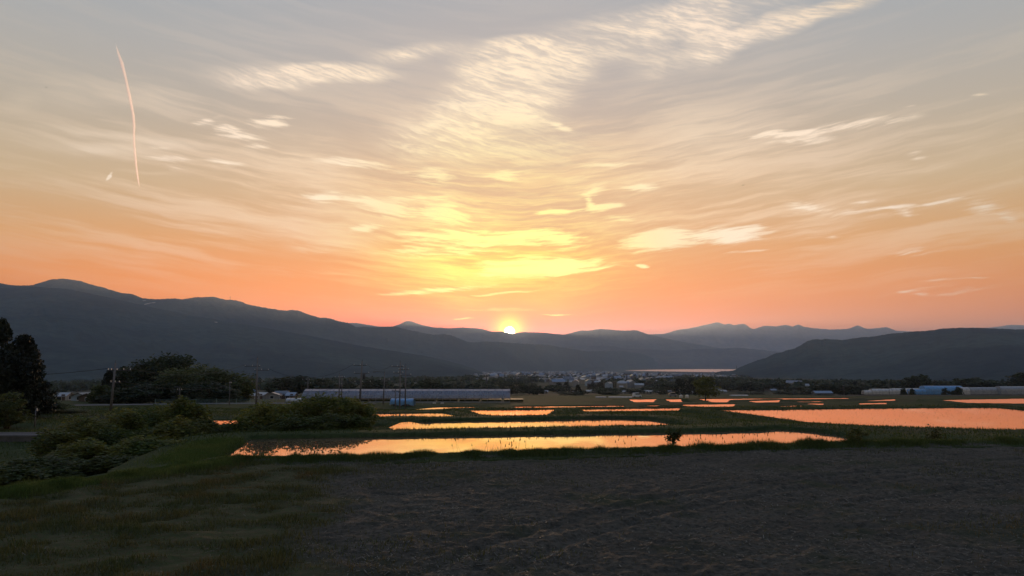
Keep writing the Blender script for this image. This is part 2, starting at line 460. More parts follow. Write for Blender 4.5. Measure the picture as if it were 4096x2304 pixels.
def base_z(X, Y):
    zp = np.interp(Y, PR_Y, PR_Z)
    w0 = 1.0 / (14.0 ** 3) * (0.05 + ss(np.hypot(X * 0.5, Y), 25, 130) * 3.0 + ss(Y, 180, 330) * 60)
    num = zp * w0; den = w0 + 0.0
    for z, pl in PADDIES:
        d = np.maximum(poly_sd(pl, X, Y), 0.0)
        d = d * (1 + 1.8 * ss(Y - np.mean([q[1] for q in pl]), 1.0, 8.0))       # land drops soon behind each paddy
        w = 1.0 / (d + 0.8) ** 3; num = num + w * (z + 0.12); den = den + w
    for cx, cy_, cz in CTRL:
        d = np.hypot(X - cx, Y - cy_); w = 1.0 / (d + 2.0) ** 3 * (1 if d.size else 1); num = num + w * cz; den = den + w
    return num / den
def ground_z(X, Y, rough=True):
    X = np.asarray(X, dtype=float); Y = np.asarray(Y, dtype=float)
    z = np.interp(Y, PR_Y, PR_Z)
    near = Y < 420
    xn, yn = X[near], Y[near]
    zb = base_z(xn, yn)
    if rough:
        zb = zb + (fbm(xn * 0.5, yn * 0.5, 4) - 0.5) * 0.16 + (fbm(xn * 2.2, yn * 2.2, 3) - 0.5) * 0.07
    fd = poly_sd(FIELD, xn, yn)
    zb = zb * ss(fd, 0.0, 2.6) + (0.0) * (1 - ss(fd, 0.0, 2.6))
    dc = line_d(CREST, xn, yn)
    cz = 0.10 + (fbm(xn * 0.8, yn * 0.8, 3) - 0.5) * 0.14
    zb = np.where((fd > -0.3) & (dc < 1.6), np.maximum(zb, cz * np.exp(-(dc / 0.55) ** 2) - 2.0 * ss(dc, 1.1, 1.6)), zb)
    for (zw, pl), lp in zip(PADDIES, LIP):
        d = poly_sd(pl, xn, yn)
        if rough: d = d + (fbm(xn * 1.3, yn * 1.3, 3) - 0.5) * 0.22 * np.clip(yn / 45.0, 0.5, 1.6)
        lip = ss(d, 1.3, 4.0)
        lev = zw + lp + (fbm(xn * 0.9 + 9, yn * 0.9, 3) - 0.5) * lp * 0.5 if rough else zw + lp
        zz = lev * (1 - lip) + np.maximum(zb, zw + 0.06) * lip
        k = ss(d, -0.35, 0.45)
        zz = (zw - 0.3) * (1 - k) + zz * k
        zb = np.where(fd < 0.6, zb, np.where(d < 4.0, np.where(d < 0.45, zz, np.maximum(zz, zb * lip + zz * (1 - lip))), zb))
    z[near] = zb
    far = Y >= 420
    if rough: z[far] = z[far] + (fbm(X[far] * 0.01, Y[far] * 0.01, 3) - 0.5) * np.clip(Y[far] * 0.002, 0, 3)
    m = ss(Y, 330, 420); 
    return z

# --- ground fan: rows thin out with distance
NR, NC = 640, 620
rows = np.exp(np.linspace(math.log(21.5), math.log(430.0), NR)); us = np.linspace(-1.15, 1.15, NC)
YY, UU = np.meshgrid(rows, us, indexing='ij'); XX = YY * UU
ZZ = ground_z(XX, YY)
fdg = poly_sd(FIELD, XX, YY)
ZZ = np.where(fdg < -0.6, -0.35, ZZ)
def grid_faces(nr, nc):
    i = np.arange(nr * nc).reshape(nr, nc)
    return np.stack([i[:-1, :-1], i[:-1, 1:], i[1:, 1:], i[1:, :-1]], -1).reshape(-1, 4)

def ground_mat(name, c1, c2, c3, s=0.35):
    m, b, out = mat(name)
    g = S.node('ShaderNodeNewGeometry'); pos = S(g.outputs['Position'])
    n1 = noise(pos, s, 5.0, 0.6); n2 = noise(pos, s * 9, 4.0, 0.65); n3 = noise(pos, 0.045, 3.0, 0.5)
    c = cmix(sstep(n1, 0.36, 0.64), (*c1, 1), (*c2, 1))
    c = cmix(sstep(n3, 0.5, 0.66) * 0.7, c, (*c3, 1))
    c = cmix(sstep(n2, 0.3, 0.75) * 0.6, c, (c1[0] * .45, c1[1] * .45, c1[2] * .45, 1))
    S.put(b.inputs['Base Color'], c); b.inputs['Roughness'].default_value = 0.95
    b.inputs['Specular IOR Level'].default_value = 0.1
    bp = S.node('ShaderNodeBump'); bp.inputs['Strength'].default_value = 0.7; bp.inputs['Distance'].default_value = 0.12
    S.put(bp.inputs['Height'], n2); S.nt.links.new(bp.outputs[0], b.inputs['Normal'])
    return m
M_TURF = ground_mat("turf", (0.030, 0.044, 0.012), (0.048, 0.060, 0.018), (0.046, 0.038, 0.020))
M_FARLAND = ground_mat("far_land", (0.028, 0.038, 0.016), (0.05, 0.046, 0.028), (0.022, 0.034, 0.016), 0.02)
o = link("terraced_ground", mesh_np("terraced_ground", np.stack([XX, YY, ZZ], -1).reshape(-1, 3), grid_faces(NR, NC), True, [M_TURF]))
tag(o, kind='structure')

# --- land beyond and around, one sheet out to the horizon
def sheet_z(X, Y):
    R0 = np.hypot(X, Y); cs = Y / np.maximum(R0, 1e-6)
    fw = ss(cs, -0.1, 0.55)
    Z = np.where(R0 > 9300, ZLAKE, np.interp(R0, PR_Y, PR_Z)) * fw + (1 - fw) * (-1.5 + R0 * 0.004)
    Z = Z + (fbm(X * 0.004, Y * 0.004, 3) - 0.5) * np.clip(R0 * 0.002, 0, 3)
    return np.where((R0 > 7300) & (fw > 0.5), np.minimum(Z, ZLAKE - 1.0), Z)
rr = np.concatenate([[0.0], np.exp(np.linspace(math.log(15.0), math.log(30000.0), 190))]); th = np.linspace(-math.pi, math.pi, 361)
RR, TT = np.meshgrid(rr, th, indexing='ij')
XF, YF = RR * np.sin(TT), RR * np.cos(TT)
ZF = sheet_z(XF, YF)
inner = (RR < 425) & (np.abs(XF) < 1.14 * np.maximum(YF, 1e-6)) & (YF > 15)
ZF = np.where(inner, ZF - 9.0, ZF)
ZF = np.where((RR < 60) & ~inner, -3.0, ZF)
o = link("ground", mesh_np("ground", np.stack([XF, YF, ZF], -1).reshape(-1, 3), grid_faces(len(rr), len(th)), True, [M_FARLAND]))
tag(o, kind='structure')
Z_MIN = float(ZF.min())
def far_z(x, y):
    return float(sheet_z(np.array([float(x)]), np.array([float(y)]))[0])

# --- water
def water_mat(name, bump=0.02, scale=1.2, mud=(0.03, 0.024, 0.018), face=0.86, rough=0.02):
    m, b, out = mat(name)
    S.put(b.inputs['Base Color'], (*mud, 1)); b.inputs['Roughness'].default_value = 0.4
    gl = S.node('ShaderNodeBsdfGlossy'); gl.inputs['Roughness'].default_value = rough
    gl.inputs['Color'].default_value = (0.95, 0.68, 0.58, 1)
    lw = S.node('ShaderNodeFresnel'); lw.inputs['IOR'].default_value = 1.33
    fac = sstep(S(lw.outputs[0]), 0.02, 0.36, 0.12, face)
    mx = S.node('ShaderNodeMixShader'); S.put(mx.inputs[0], fac)
    S.nt.links.new(b.outputs[0], mx.inputs[1]); S.nt.links.new(gl.outputs[0], mx.inputs[2])
    g = S.node('ShaderNodeNewGeometry'); 
    bp = S.node('ShaderNodeBump'); bp.inputs['Strength'].default_value = bump; bp.inputs['Distance'].default_value = 0.02
    S.put(bp.inputs['Height'], noise(S(g.outputs['Position']), scale, 3.0, 0.6))
    S.nt.links.new(bp.outputs[0], gl.inputs['Normal'])
    S.nt.links.new(mx.outputs[0], out.inputs[0])
    return m
M_WATER = water_mat("paddy_water", 0.05)
M_LAKE = water_mat("lake_water", 0.02, 0.02, face=0.92, rough=0.32)
for i, (zw, pl) in enumerate(PADDIES):
    c = np.mean(np.asarray(pl), axis=0)
    big = []
    n = len(pl)
    area = sum(pl[k][0] * pl[(k + 1) % n][1] - pl[(k + 1) % n][0] * pl[k][1] for k in range(n))
    sg = 1 if area > 0 else -1
    for k in range(n):
        a, bq, cq = np.array(pl[k - 1]), np.array(pl[k]), np.array(pl[(k + 1) % n])
        e1 = (bq - a) / np.linalg.norm(bq - a); e2 = (cq - bq) / np.linalg.norm(cq - bq)
        nn = np.array([e1[1] + e2[1], -e1[0] - e2[0]]) * sg
        nn = nn / max(np.linalg.norm(nn), 0.5)
        big.append(tuple(bq + nn * 0.55))
    if sg < 0: big = big[::-1]
    me = bpy.data.meshes.new("paddy_water"); me.from_pydata([(x, y, zw) for x, y in big], [], [list(range(n))]); me.update()
    me.materials.append(M_WATER)
    tag(link("paddy_water", me), kind='structure')
lake_px = [(2500, 1482), (2600, 1479), (2800, 1476.5), (2960, 1477), (3200, 1480), (3200, 1492), (2900, 1489), (2700, 1486.2), (2515, 1483)]
me = bpy.data.meshes.new("lake"); me.from_pydata([tuple(PZ(x, y, ZLAKE)) for x, y in lake_px], [], [list(range(len(lake_px)))]); me.update()
me.materials.append(M_LAKE)
tag(link("lake", me), kind='structure')

# ------------------------------------------------------------------ mountains
def mountain(name, pts, dist, foot, z_foot, amp, forest, step=7, jag=0.9, seed=0, nf=30):
    xs = np.arange(pts[0][0], pts[-1][0] + 1, step, dtype=float)
    px = np.array([p[0] for p in pts], dtype=float); py = np.array([p[1] for p in pts], dtype=float)
    ys = np.interp(xs, px, py)
    k = np.ones(3) / 3; ysm = np.convolve(np.pad(ys, 1, mode='edge'), k, mode='valid')
    ys = ysm + (fbm(xs / 26.0 + seed, xs * 0 + seed * 3.1, 3) - 0.5) * 5.0 * jag + (vnoise(xs / 5.0, xs * 0 + seed) - 0.5) * 2.2 * jag
    D = np.array([dist(x) if callable(dist) else dist for x in xs]); F_ = np.array([foot(x) if callable(foot) else foot for x in xs])
    ridge = np.array([P(x, y, d) for x, y, d in zip(xs, ys, D)])
    if z_foot is None: z_foot = sheet_z(ridge[:, 0] * F_ / D, F_) - 2.0
    rowsv = []
    nb = 6
    for j in range(-nb, nf + 1):
        if j <= 0:
            t = -j / nb; d = D * (1 + 0.25 * t); z = np.minimum(ridge[:, 2] - np.maximum(ridge[:, 2] - z_foot, 15.0) * 0.55 * t, EYE + (ridge[:, 2] - EYE) * (1 + 0.25 * t))
        else:
            t = j / nf; d = D + (F_ - D) * t
            prof = (1 - t) ** 1.25
            z = z_foot + (ridge[:, 2] - z_foot) * prof
        f = d / D
        X = ridge[:, 0] * f; Yv = d
        if j > 0:
            nz = fbm(X / amp / 6 + seed, Yv / amp / 6, 5) - 0.5
            ridg = 1 - np.abs(2 * fbm(X / amp / 3.5 + 7 + seed, Yv / amp / 9, 4) - 1)
            z = z + (nz * 1.3 + (ridg - 0.8) * 1.1) * amp * math.sin(math.pi * min(1, t * 1.0)) * np.clip((ridge[:, 2] - z_foot) / (5 * amp), 0.05, 1)
            if j == nf: z = z * 0 + z_foot - 4
            z = np.minimum(z, EYE + (ridge[:, 2] - EYE) * f - 0.4)
        rowsv.append(np.stack([X, Yv, z], -1))
    V = np.stack(rowsv, 0)
    o = link(name, mesh_np(name, V.reshape(-1, 3), grid_faces(V.shape[0], V.shape[1]), True, [forest]))
    return tag(o, kind='structure')
def forest_mat(name, c, s):
    m, b, out = mat(name)
    g = S.node('ShaderNodeNewGeometry'); pos = S(g.outputs['Position'])
    n1 = noise(pos, s, 5.0, 0.6); n2 = noise(pos, s * 14, 3.0, 0.6)
    cc = cmix(sstep(n1, 0.35, 0.65), (*c, 1), (c[0] * 1.8, c[1] * 1.7, c[2] * 1.4, 1))
    cc = cmix(sstep(n2, 0.35, 0.7) * 0.5, cc, (c[0] * .5, c[1] * .5, c[2] * .5, 1))
    S.put(b.inputs['Base Color'], cc); b.inputs['Roughness'].default_value = 1.0; b.inputs['Specular IOR Level'].default_value = 0.0
    bp = S.node('ShaderNodeBump'); bp.inputs['Strength'].default_value = 0.8; bp.inputs['Distance'].default_value = 14.0
    S.put(bp.inputs['Height'], n2); S.nt.links.new(bp.outputs[0], b.inputs['Normal'])
    return m
M_FOREST = forest_mat("mountain_forest", (0.034, 0.048, 0.052), 0.0016)  # bluish cast of distant haze mixed into the forest colour
M_FAR_HAZY = forest_mat("mountain_far", (0.17, 0.15, 0.15), 0.0008)  # pale mauve of thick haze painted into the base colour
M_HILLS_HAZY = forest_mat("hills_beyond", (0.070, 0.070, 0.076), 0.001)  # base colour lightened to add to the haze over these ridges
R1 = [(-3000,1400),(-2300,1340),(-1600,1270),(-900,1210),(-400,1150),(-150,1120),(0,1132),(54,1142),(128,1141),(201,1118),(255,1114),(326,1125),(391,1144),(451,1161),(489,1172),(522,1175),(571,1193),(625,1197),(690,1193),(728,1197),(788,1189),(853,1186),(891,1197),(946,1202),(1005,1220),(1065,1231),(1136,1243),(1168,1238),(1201,1244),(1234,1258),(1277,1270),(1310,1271),(1359,1285),(1398,1292),(1422,1308),(1501,1309),(1577,1305),(1626,1317),(1680,1329),(1735,1338),(1778,1336),(1811,1344),(1865,1365),(1898,1370),(1930,1366),(1985,1367),(2061,1373),(2137,1377),(2191,1379),(2235,1387),(2305,1398),(2332,1405),(2390,1405),(2495,1404),(2577,1417),(2626,1439),(2690,1458),(2740,1470),(2800,1482)]
R1B = [(-3000,1420),(-2300,1360),(-1600,1290),(-900,1230),(-400,1175),(0,1152),(128,1146),(270,1156),(400,1182),(598,1227),(761,1262),(978,1297),(1196,1335),(1450,1385),(1680,1420),(1800,1445),(1898,1475),(1990,1515)]
R2 = [(1380,1296),(1398,1292),(1430,1292),(1501,1304),(1560,1310),(1600,1296),(1626,1284),(1648,1286),(1680,1297),(1729,1308),(1789,1313),(1854,1310),(1930,1315),(1963,1326),(2007,1326),(2050,1335),(2088,1328),(2170,1330),(2257,1339),(2322,1321),(2349,1323),(2403,1315),(2463,1320),(2496,1323),(2545,1320),(2588,1336),(2660,1352),(2760,1372),(2900,1396),(3050,1425),(3200,1450)]
R3 = [(2450,1340),(2587,1338),(2655,1336),(2704,1321),(2779,1310),(2822,1299),(2872,1289),(2900,1299),(2915,1294),(2934,1301),(2977,1294),(3011,1318),(3058,1302),(3107,1305),(3144,1299),(3172,1307),(3191,1296),(3213,1307),(3256,1313),(3324,1318),(3392,1315),(3429,1301),(3467,1315),(3504,1313),(3547,1307),(3584,1323),(3677,1327),(3780,1318),(3863,1310),(3950,1311),(4049,1299),(4150,1303),(4500,1320)]
R4 = [(2200,1395),(2257,1388),(2332,1381),(2458,1385),(2496,1394),(2624,1398),(2717,1403),(2785,1395),(2872,1395),(2958,1391),(2996,1395),(3058,1401),(3120,1408),(3300,1415)]
R5 = [(2770,1527),(2782,1522),(2810,1510),(2847,1494),(2884,1486),(2934,1482),(2958,1469),(2996,1453),(3045,1434),(3064,1432),(3101,1412),(3126,1411),(3144,1401),(3175,1395),(3225,1367),(3250,1358),(3268,1356),(3287,1360),(3305,1355),(3374,1360),(3442,1349),(3479,1349),(3516,1341),(3590,1332),(3659,1326),(3720,1322),(3770,1313),(3832,1311),(3925,1311),(4018,1316),(4096,1318),(4400,1300),(5000,1330),(5800,1380),(6800,1420)]
mountain("far_mountains", R3, 15000, 13300, ZLAKE, 100, M_FAR_HAZY, 6, 0.5, 1, 16)
mountain("ridge_under_the_sun", R2, 12600, 11300, ZLAKE, 90, M_HILLS_HAZY, 6, 0.5, 2, 16)
mountain("hills_behind_the_lake", R4, 10700, 9350, ZLAKE - 2, 50, M_HILLS_HAZY, 6, 0.45, 3, 16)
mountain("left_mountain", R1, lambda x: np.interp(x, [600, 2000, 2400, 2800], [5800, 7800, 9900, 10300]), lambda x: np.interp(x, [600, 2000, 2350, 2800], [3400, 6300, 9300, 9450]), None, 95, M_FOREST, 5, 0.8, 4)
mountain("left_foothill", R1B, lambda x: 4600, lambda x: 1900 + max(0, x) * 0.4, None, 70, M_FOREST, 6, 0.5, 5)
mountain("right_hill", R5, lambda x: 3400 + max(0, 4000 - x) * 0.6, lambda x: 1700 + max(0, 4000 - x) * 1.2, None, 55, M_FOREST, 5, 1.0, 6)

# ------------------------------------------------------------------ haze: even air over the whole valley
HZ_TOP = max(float(max((o.matrix_world @ Vector(c))[2] for c in o.bound_box)) for o in COL.objects if o.type == 'MESH') + 25.0
HZ_BOT = Z_MIN - 6.0
mh = bpy.data.materials.new("haze"); mh.use_nodes = True
S.nt = mh.node_tree; S.nt.nodes.clear()
ho = S.node('ShaderNodeOutputMaterial'); hv = S.node('ShaderNodeVolumePrincipled')
HAZE_DENSITY = 4.7e-5
hv.inputs['Color'].default_value = (0.55, 0.73, 1.0, 1); hv.inputs['Density'].default_value = HAZE_DENSITY
hv.inputs['Anisotropy'].default_value = 0.6
S.nt.links.new(hv.outputs[0], ho.inputs['Volume'])
R_ = 50000.0
hb = MB().box((0, 0, (HZ_TOP + HZ_BOT) / 2), (2 * R_, 2 * R_, HZ_TOP - HZ_BOT)).build("haze", mh)
tag(hb, kind='stuff')
# ------------------------------------------------------------------ plant materials
def leaf_mat(name, c, c2, trans=0.35, s=1.5, rough=0.6, dry=None, obj_var=0.18):
    m, b, out = mat(name)
    g = S.node('ShaderNodeNewGeometry')
    oi = S.node('ShaderNodeObjectInfo')
    n = noise(S(g.outputs['Position']), s, 3.0, 0.6)
    cc = cmix(sstep(n, 0.36, 0.64), (*c, 1), (*c2, 1))
    if dry: cc = cmix(sstep(noise(S(g.outputs['Position']), s * 0.35, 3.0, 0.6), 0.52, 0.66) * 0.8, cc, (*dry, 1))
    hs = S.node('ShaderNodeHueSaturation'); S.put(hs.inputs['Color'], cc)
    rv = S(g.outputs['Random Per Island'])
    S.put(hs.inputs['Value'], (S(oi.outputs['Random']) * 2.0 - 1.0) * obj_var + 0.65 + rv * 0.7)
    cc = S(hs.outputs[0])
    S.put(b.inputs['Base Color'], cc); b.inputs['Roughness'].default_value = rough; b.inputs['Specular IOR Level'].default_value = 0.25
    tr = S.node('ShaderNodeBsdfTranslucent'); S.put(tr.inputs[0], cc)
    mx = S.node('ShaderNodeMixShader'); mx.inputs[0].default_value = trans
    S.nt.links.new(b.outputs[0], mx.inputs[1]); S.nt.links.new(tr.outputs[0], mx.inputs[2])
    S.nt.links.new(mx.outputs[0], out.inputs[0])
    return m
M_BUSH = leaf_mat("bush_leaves", (0.070, 0.100, 0.020), (0.15, 0.145, 0.028), 0.42, 0.7)
M_BUSH_D = leaf_mat("dark_bush_leaves", (0.045, 0.062, 0.016), (0.085, 0.095, 0.024), 0.38, 0.7)
M_CONIF = leaf_mat("conifer_needles", (0.012, 0.018, 0.010), (0.020, 0.026, 0.012), 0.15, 0.5)
M_BROAD = leaf_mat("broadleaf_leaves", (0.022, 0.034, 0.012), (0.036, 0.050, 0.016), 0.3, 0.25)
M_SPRING = leaf_mat("spring_leaves", (0.085, 0.10, 0.022), (0.12, 0.12, 0.03), 0.45, 0.4)
M_GRASS = leaf_mat("grass_blades", (0.040, 0.062, 0.014), (0.062, 0.080, 0.020), 0.4, 0.7)
M_VERGE = leaf_mat("verge_grass", (0.060, 0.098, 0.020), (0.090, 0.115, 0.026), 0.4, 0.6)
M_LAWN = leaf_mat("lawn_grass", (0.056, 0.070, 0.020), (0.084, 0.078, 0.024), 0.35, 0.8, dry=(0.13, 0.082, 0.032))
M_BARK = simple("bark", (0.045, 0.035, 0.026), 0.9, 0.5, 6.0)
M_STRAW = simple("straw", (0.18, 0.155, 0.11), 0.7, 0.6, 2.0)

# ------------------------------------------------------------------ ploughed field
TRACKS = [[(1650, 2304), (1900, 2195), (2150, 2115), (2400, 2040), (2700, 1985), (3100, 1925), (3600, 1870), (4096, 1832), (4600, 1810)],
          [(2010, 2304), (2150, 2215), (2330, 2140), (2620, 2060), (2950, 1995), (3350, 1935), (3800, 1888), (4300, 1850)],
          [(3400, 2010), (3700, 1965), (4200, 1915)]]
TRACKS = [[tuple(PZ(x, y, 0.0)[:2]) for x, y in t] for t in TRACKS]
LAWN_EDGE = [tuple(PZ(x, y, 0.0)[:2]) for x, y in ((1900, 2900), (1250, 2304), (1180, 2150), (1230, 2020), (1330, 1930), (1480, 1862))]
LAWN = [tuple(p[:2]) for p in EDGE_L] + [LAWN_EDGE[-1]] + LAWN_EDGE[::-1][1:] + [(-30, 0)]
def lawn_mask(X, Y):
    return 1 - ss(poly_sd(LAWN, X, Y) + (fbm(X * 0.6, Y * 0.6, 4) - 0.5) * 4.0, -1.0, 1.2)
def field_z(X, Y):
    lm = lawn_mask(X, Y)
    soil = (fbm(X * 3.2, Y * 3.2, 4, 0.6) - 0.5) * 0.15 + (fbm(X * 0.5, Y * 0.5, 2) - 0.5) * 0.10
    lawn = (fbm(X * 1.3, Y * 2.0, 3) - 0.5) * 0.16
    z = soil * (1 - lm) + lawn * lm
    for t in TRACKS:
        d = line_d(t, X, Y)
        z = z - 0.045 * np.exp(-(d / 0.14) ** 2) * (1 - lm) + 0.025 * np.exp(-((d - 0.34) / 0.13) ** 2) * (1 - lm)
    fd = poly_sd(FIELD, X, Y)
    dc = line_d(CREST, X, Y)
    z = z * ss(-fd, -0.2, 0.6) + 0.10 * np.exp(-(dc / 0.55) ** 2)
    return z - 0.9 * ss(fd, 0.35, 1.3)
NR2, NC2 = 370, 680
rows = np.exp(np.linspace(math.log(8.5), math.log(36.0), NR2)); us = np.linspace(-1.45, 1.0, NC2)
Y2, U2 = np.meshgrid(rows, us, indexing='ij'); X2 = Y2 * U2
Z2 = field_z(X2, Y2)
keep = poly_sd(FIELD, X2, Y2) < 1.0
fc = grid_faces(NR2, NC2); fc = fc[keep.ravel()[fc].all(axis=1)]
lm2 = lawn_mask(X2, Y2).ravel()
m, b, out = mat("field_soil"); M_SOIL = m
g = S.node('ShaderNodeNewGeometry'); pos = S(g.outputs['Position'])
at = S.node('ShaderNodeAttribute', attribute_name='lawn')
n1 = noise(pos, 0.5, 4.0, 0.6); n2 = noise(pos, 7.0, 5.0, 0.7); n3 = noise(pos, 26.0, 3.0, 0.7)
soil = cmix(sstep(n1, 0.35, 0.65), (0.066, 0.056, 0.040, 1), (0.092, 0.078, 0.056, 1))
soil = cmix(sstep(n2, 0.35, 0.7), soil, (0.027, 0.024, 0.016, 1))
soil = cmix(sstep(n3, 0.60, 0.72) * 0.8, soil, (0.16, 0.14, 0.105, 1))
turf = cmix(sstep(n2, 0.35, 0.65), (0.044, 0.056, 0.016, 1), (0.070, 0.054, 0.023, 1))
weed = sstep(noise(pos, 0.28, 4.0, 0.6), 0.52, 0.66) * 0.8
cc = cmix(weed, soil, (0.030, 0.036, 0.014, 1))
cc = cmix(S(at.outputs['Fac']), cc, turf)
S.put(b.inputs['Base Color'], cc); b.inputs['Roughness'].default_value = 0.92; b.inputs['Specular IOR Level'].default_value = 0.15
bp = S.node('ShaderNodeBump'); bp.inputs['Strength'].default_value = 0.9; bp.inputs['Distance'].default_value = 0.05
S.put(bp.inputs['Height'], n2 + n3 * 0.4); S.nt.links.new(bp.outputs[0], b.inputs['Normal'])
vv = np.stack([X2, Y2, Z2], -1).reshape(-1, 3)
used = np.zeros(len(vv), dtype=bool); used[fc.ravel()] = True
remap = np.cumsum(used) - 1
me = mesh_np("ploughed_field", vv[used], remap[fc], True, [M_SOIL])
a_ = me.attributes.new('lawn', 'FLOAT', 'POINT'); a_.data.foreach_set('value', lm2[used].astype(np.float32))
tag(link("ploughed_field", me), kind='structure')
# the same field under and behind the viewer
me = mesh_np("field_behind", [(-30, -25, -0.12), (60, -25, -0.12), (60, 9.5, -0.12), (-9.5, 9.5, -0.12), (-30, 9.5, -0.12)], [[0, 1, 2, 3, 4]], False, [M_SOIL])
tag(link("field_behind", me), kind='structure')

# ------------------------------------------------------------------ grass, straw (stuff nobody could count)
def blades(X, Y, Z, H, W, lean, seed):
    r = np.random.default_rng(seed); n = len(X)
    a = r.random(n) * 2 * np.pi; la = r.random(n) * 2 * np.pi; ln = lean * H * r.random(n)
    bx, by = np.cos(a) * W / 2, np.sin(a) * W / 2
    v = np.zeros((n, 3, 3))
    v[:, 0] = np.stack([X - bx, Y - by, Z - 0.02], -1); v[:, 1] = np.stack([X + bx, Y + by, Z - 0.02], -1)
    v[:, 2] = np.stack([X + np.cos(la) * ln, Y + np.sin(la) * ln, Z + H], -1)
    return v.reshape(-1, 3), np.arange(3 * n).reshape(n, 3)
def in_view(n, y0, y1, u=0.78, seed=0):
    r = np.random.default_rng(seed)
    Y = np.sqrt(r.random(n) * (y1 ** 2 - y0 ** 2) + y0 ** 2); X = Y * (r.random(n) * 2 - 1) * u
    return X, Y
def stuff(name, v, f, m):
    return tag(link(name, mesh_np(name, v, f, False, [m])), kind='stuff')
r = np.random.default_rng(5)
X, Y = in_view(330000, 11.5, 30, 0.80, 1)
lmv = lawn_mask(X, Y); fd = poly_sd(FIELD, X, Y)
patch = fbm(X * 1.1, Y * 1.6, 4)
k = (r.random(len(X)) < lmv * ss(patch, 0.25, 0.6)) & (fd < -0.1)
X, Y, patch = X[k], Y[k], patch[k]
H = (0.03 + 0.11 * ss(patch, 0.35, 0.75)) * (0.5 + r.random(len(X)))
v, f = blades(X, Y, field_z(X, Y), H, 0.012 + 0.012 * r.random(len(X)), 0.9, 2)
stuff("lawn_grass", v, f, M_LAWN)
X, Y = in_view(150000, 11.5, 32, 0.80, 3)
patch = fbm(X * 0.28 + 3, Y * 0.40, 4); fd = poly_sd(FIELD, X, Y)
k = (r.random(len(X)) < (ss(patch, 0.52, 0.68) * 0.6 + 0.025) * (1 - lawn_mask(X, Y))) & (fd < -0.1)
X, Y = X[k], Y[k]
v, f = blades(X, Y, field_z(X, Y), 0.03 + 0.09 * r.random(len(X)), 0.014 + 0.010 * r.random(len(X)), 1.0, 4)
stuff("field_weeds", v, f, M_LAWN)
# straw and stubble lying on the soil
X, Y = in_view(38000, 11.5, 31, 0.80, 6)
dens = fbm(X * 0.35 + 9, Y * 0.5, 4)
k = (r.random(len(X)) < (0.15 + 0.75 * ss(dens, 0.4, 0.65)) * (1 - 0.9 * lawn_mask(X, Y))) & (poly_sd(FIELD, X, Y) < -0.2)
X, Y = X[k], Y[k]; n = len(X)
Z = field_z(X, Y) + 0.012
a = r.random(n) * 2 * np.pi; L = 0.03 + 0.11 * r.random(n) ** 2; w = 0.004 + 0.006 * r.random(n); tl = (r.random(n) - 0.4) * 0.6
ca, sa = np.cos(a), np.sin(a)
v = np.zeros((n, 4, 3))
for q, (s1, s2) in enumerate(((-1, -1), (1, -1), (1, 1), (-1, 1))):
    v[:, q] = np.stack([X + ca * L * s1 / 2 - sa * w * s2, Y + sa * L * s1 / 2 + ca * w * s2, Z + L * tl * s1 / 2 + 0.01], -1)
stuff("straw", v.reshape(-1, 3), np.arange(4 * n).reshape(n, 4), M_STRAW)
# tall grass on the ridge between field and first paddy
def along(pts, n, seed):
    r = np.random.default_rng(seed); p = np.asarray([q[:2] for q in pts], dtype=float)
    seg = np.hypot(*(p[1:] - p[:-1]).T); cum = np.concatenate([[0], np.cumsum(seg)])
    t = r.random(n) * cum[-1]; i = np.clip(np.searchsorted(cum, t) - 1, 0, len(seg) - 1)
    u = (t - cum[i]) / seg[i]
    return p[i] + (p[i + 1] - p[i]) * u[:, None]
def comb_z(X, Y):
    return np.maximum(field_z(X, Y), np.where(poly_sd(FIELD, X, Y) > -0.4, ground_z(X, Y), -9))
q = along(CREST[:-1] + [(24.5, 33.3)], 70000, 7)
X = q[:, 0] + r.normal(0, 0.42, len(q)); Y = q[:, 1] + r.normal(-0.12, 0.42, len(q))
cl = fbm(X * 1.4, Y * 0.7, 3); cl2 = vnoise(X * 0.35, Y * 0.1)
side = ss(X, 2.0, 16.0)
k = r.random(len(X)) < 0.25 + 0.75 * ss(cl, 0.3, 0.6); X, Y, cl, cl2, side = X[k], Y[k], cl[k], cl2[k], side[k]
H = (0.05 + 0.12 * ss(cl, 0.45, 0.8) + 0.08 * ss(cl2, 0.5, 0.9) * r.random(len(X)) + 0.02 * side) * (0.5 + 0.9 * r.random(len(X)))
v, f = blades(X, Y, comb_z(X, Y), H, 0.012 + 0.014 * r.random(len(X)), 0.8, 8)
stuff("ridge_grass", v, f, M_GRASS)
q = along(CREST[:-1], 420, 9)                                    # seed stalks standing against the water
X = q[:, 0] + r.normal(0, 0.35, len(q)); Y = q[:, 1] + r.normal(0, 0.35, len(q))
k = r.random(len(X)) < ss(fbm(X * 0.9, Y * 0.4, 2), 0.4, 0.6); X, Y = X[k], Y[k]
v1, f1 = blades(X, Y, comb_z(X, Y), 0.28 + 0.35 * r.random(len(X)), np.full(len(X), 0.012), 0.5, 10)
tips = v1.reshape(-1, 3, 3)[:, 2]
v2, f2 = blades(tips[:, 0], tips[:, 1], tips[:, 2] - 0.06, np.full(len(X), 0.10), np.full(len(X), 0.045), 0.3, 11)
stuff("grass_stalks", np.concatenate([v1, v2]), np.concatenate([f1, f2 + len(v1)]), M_GRASS)
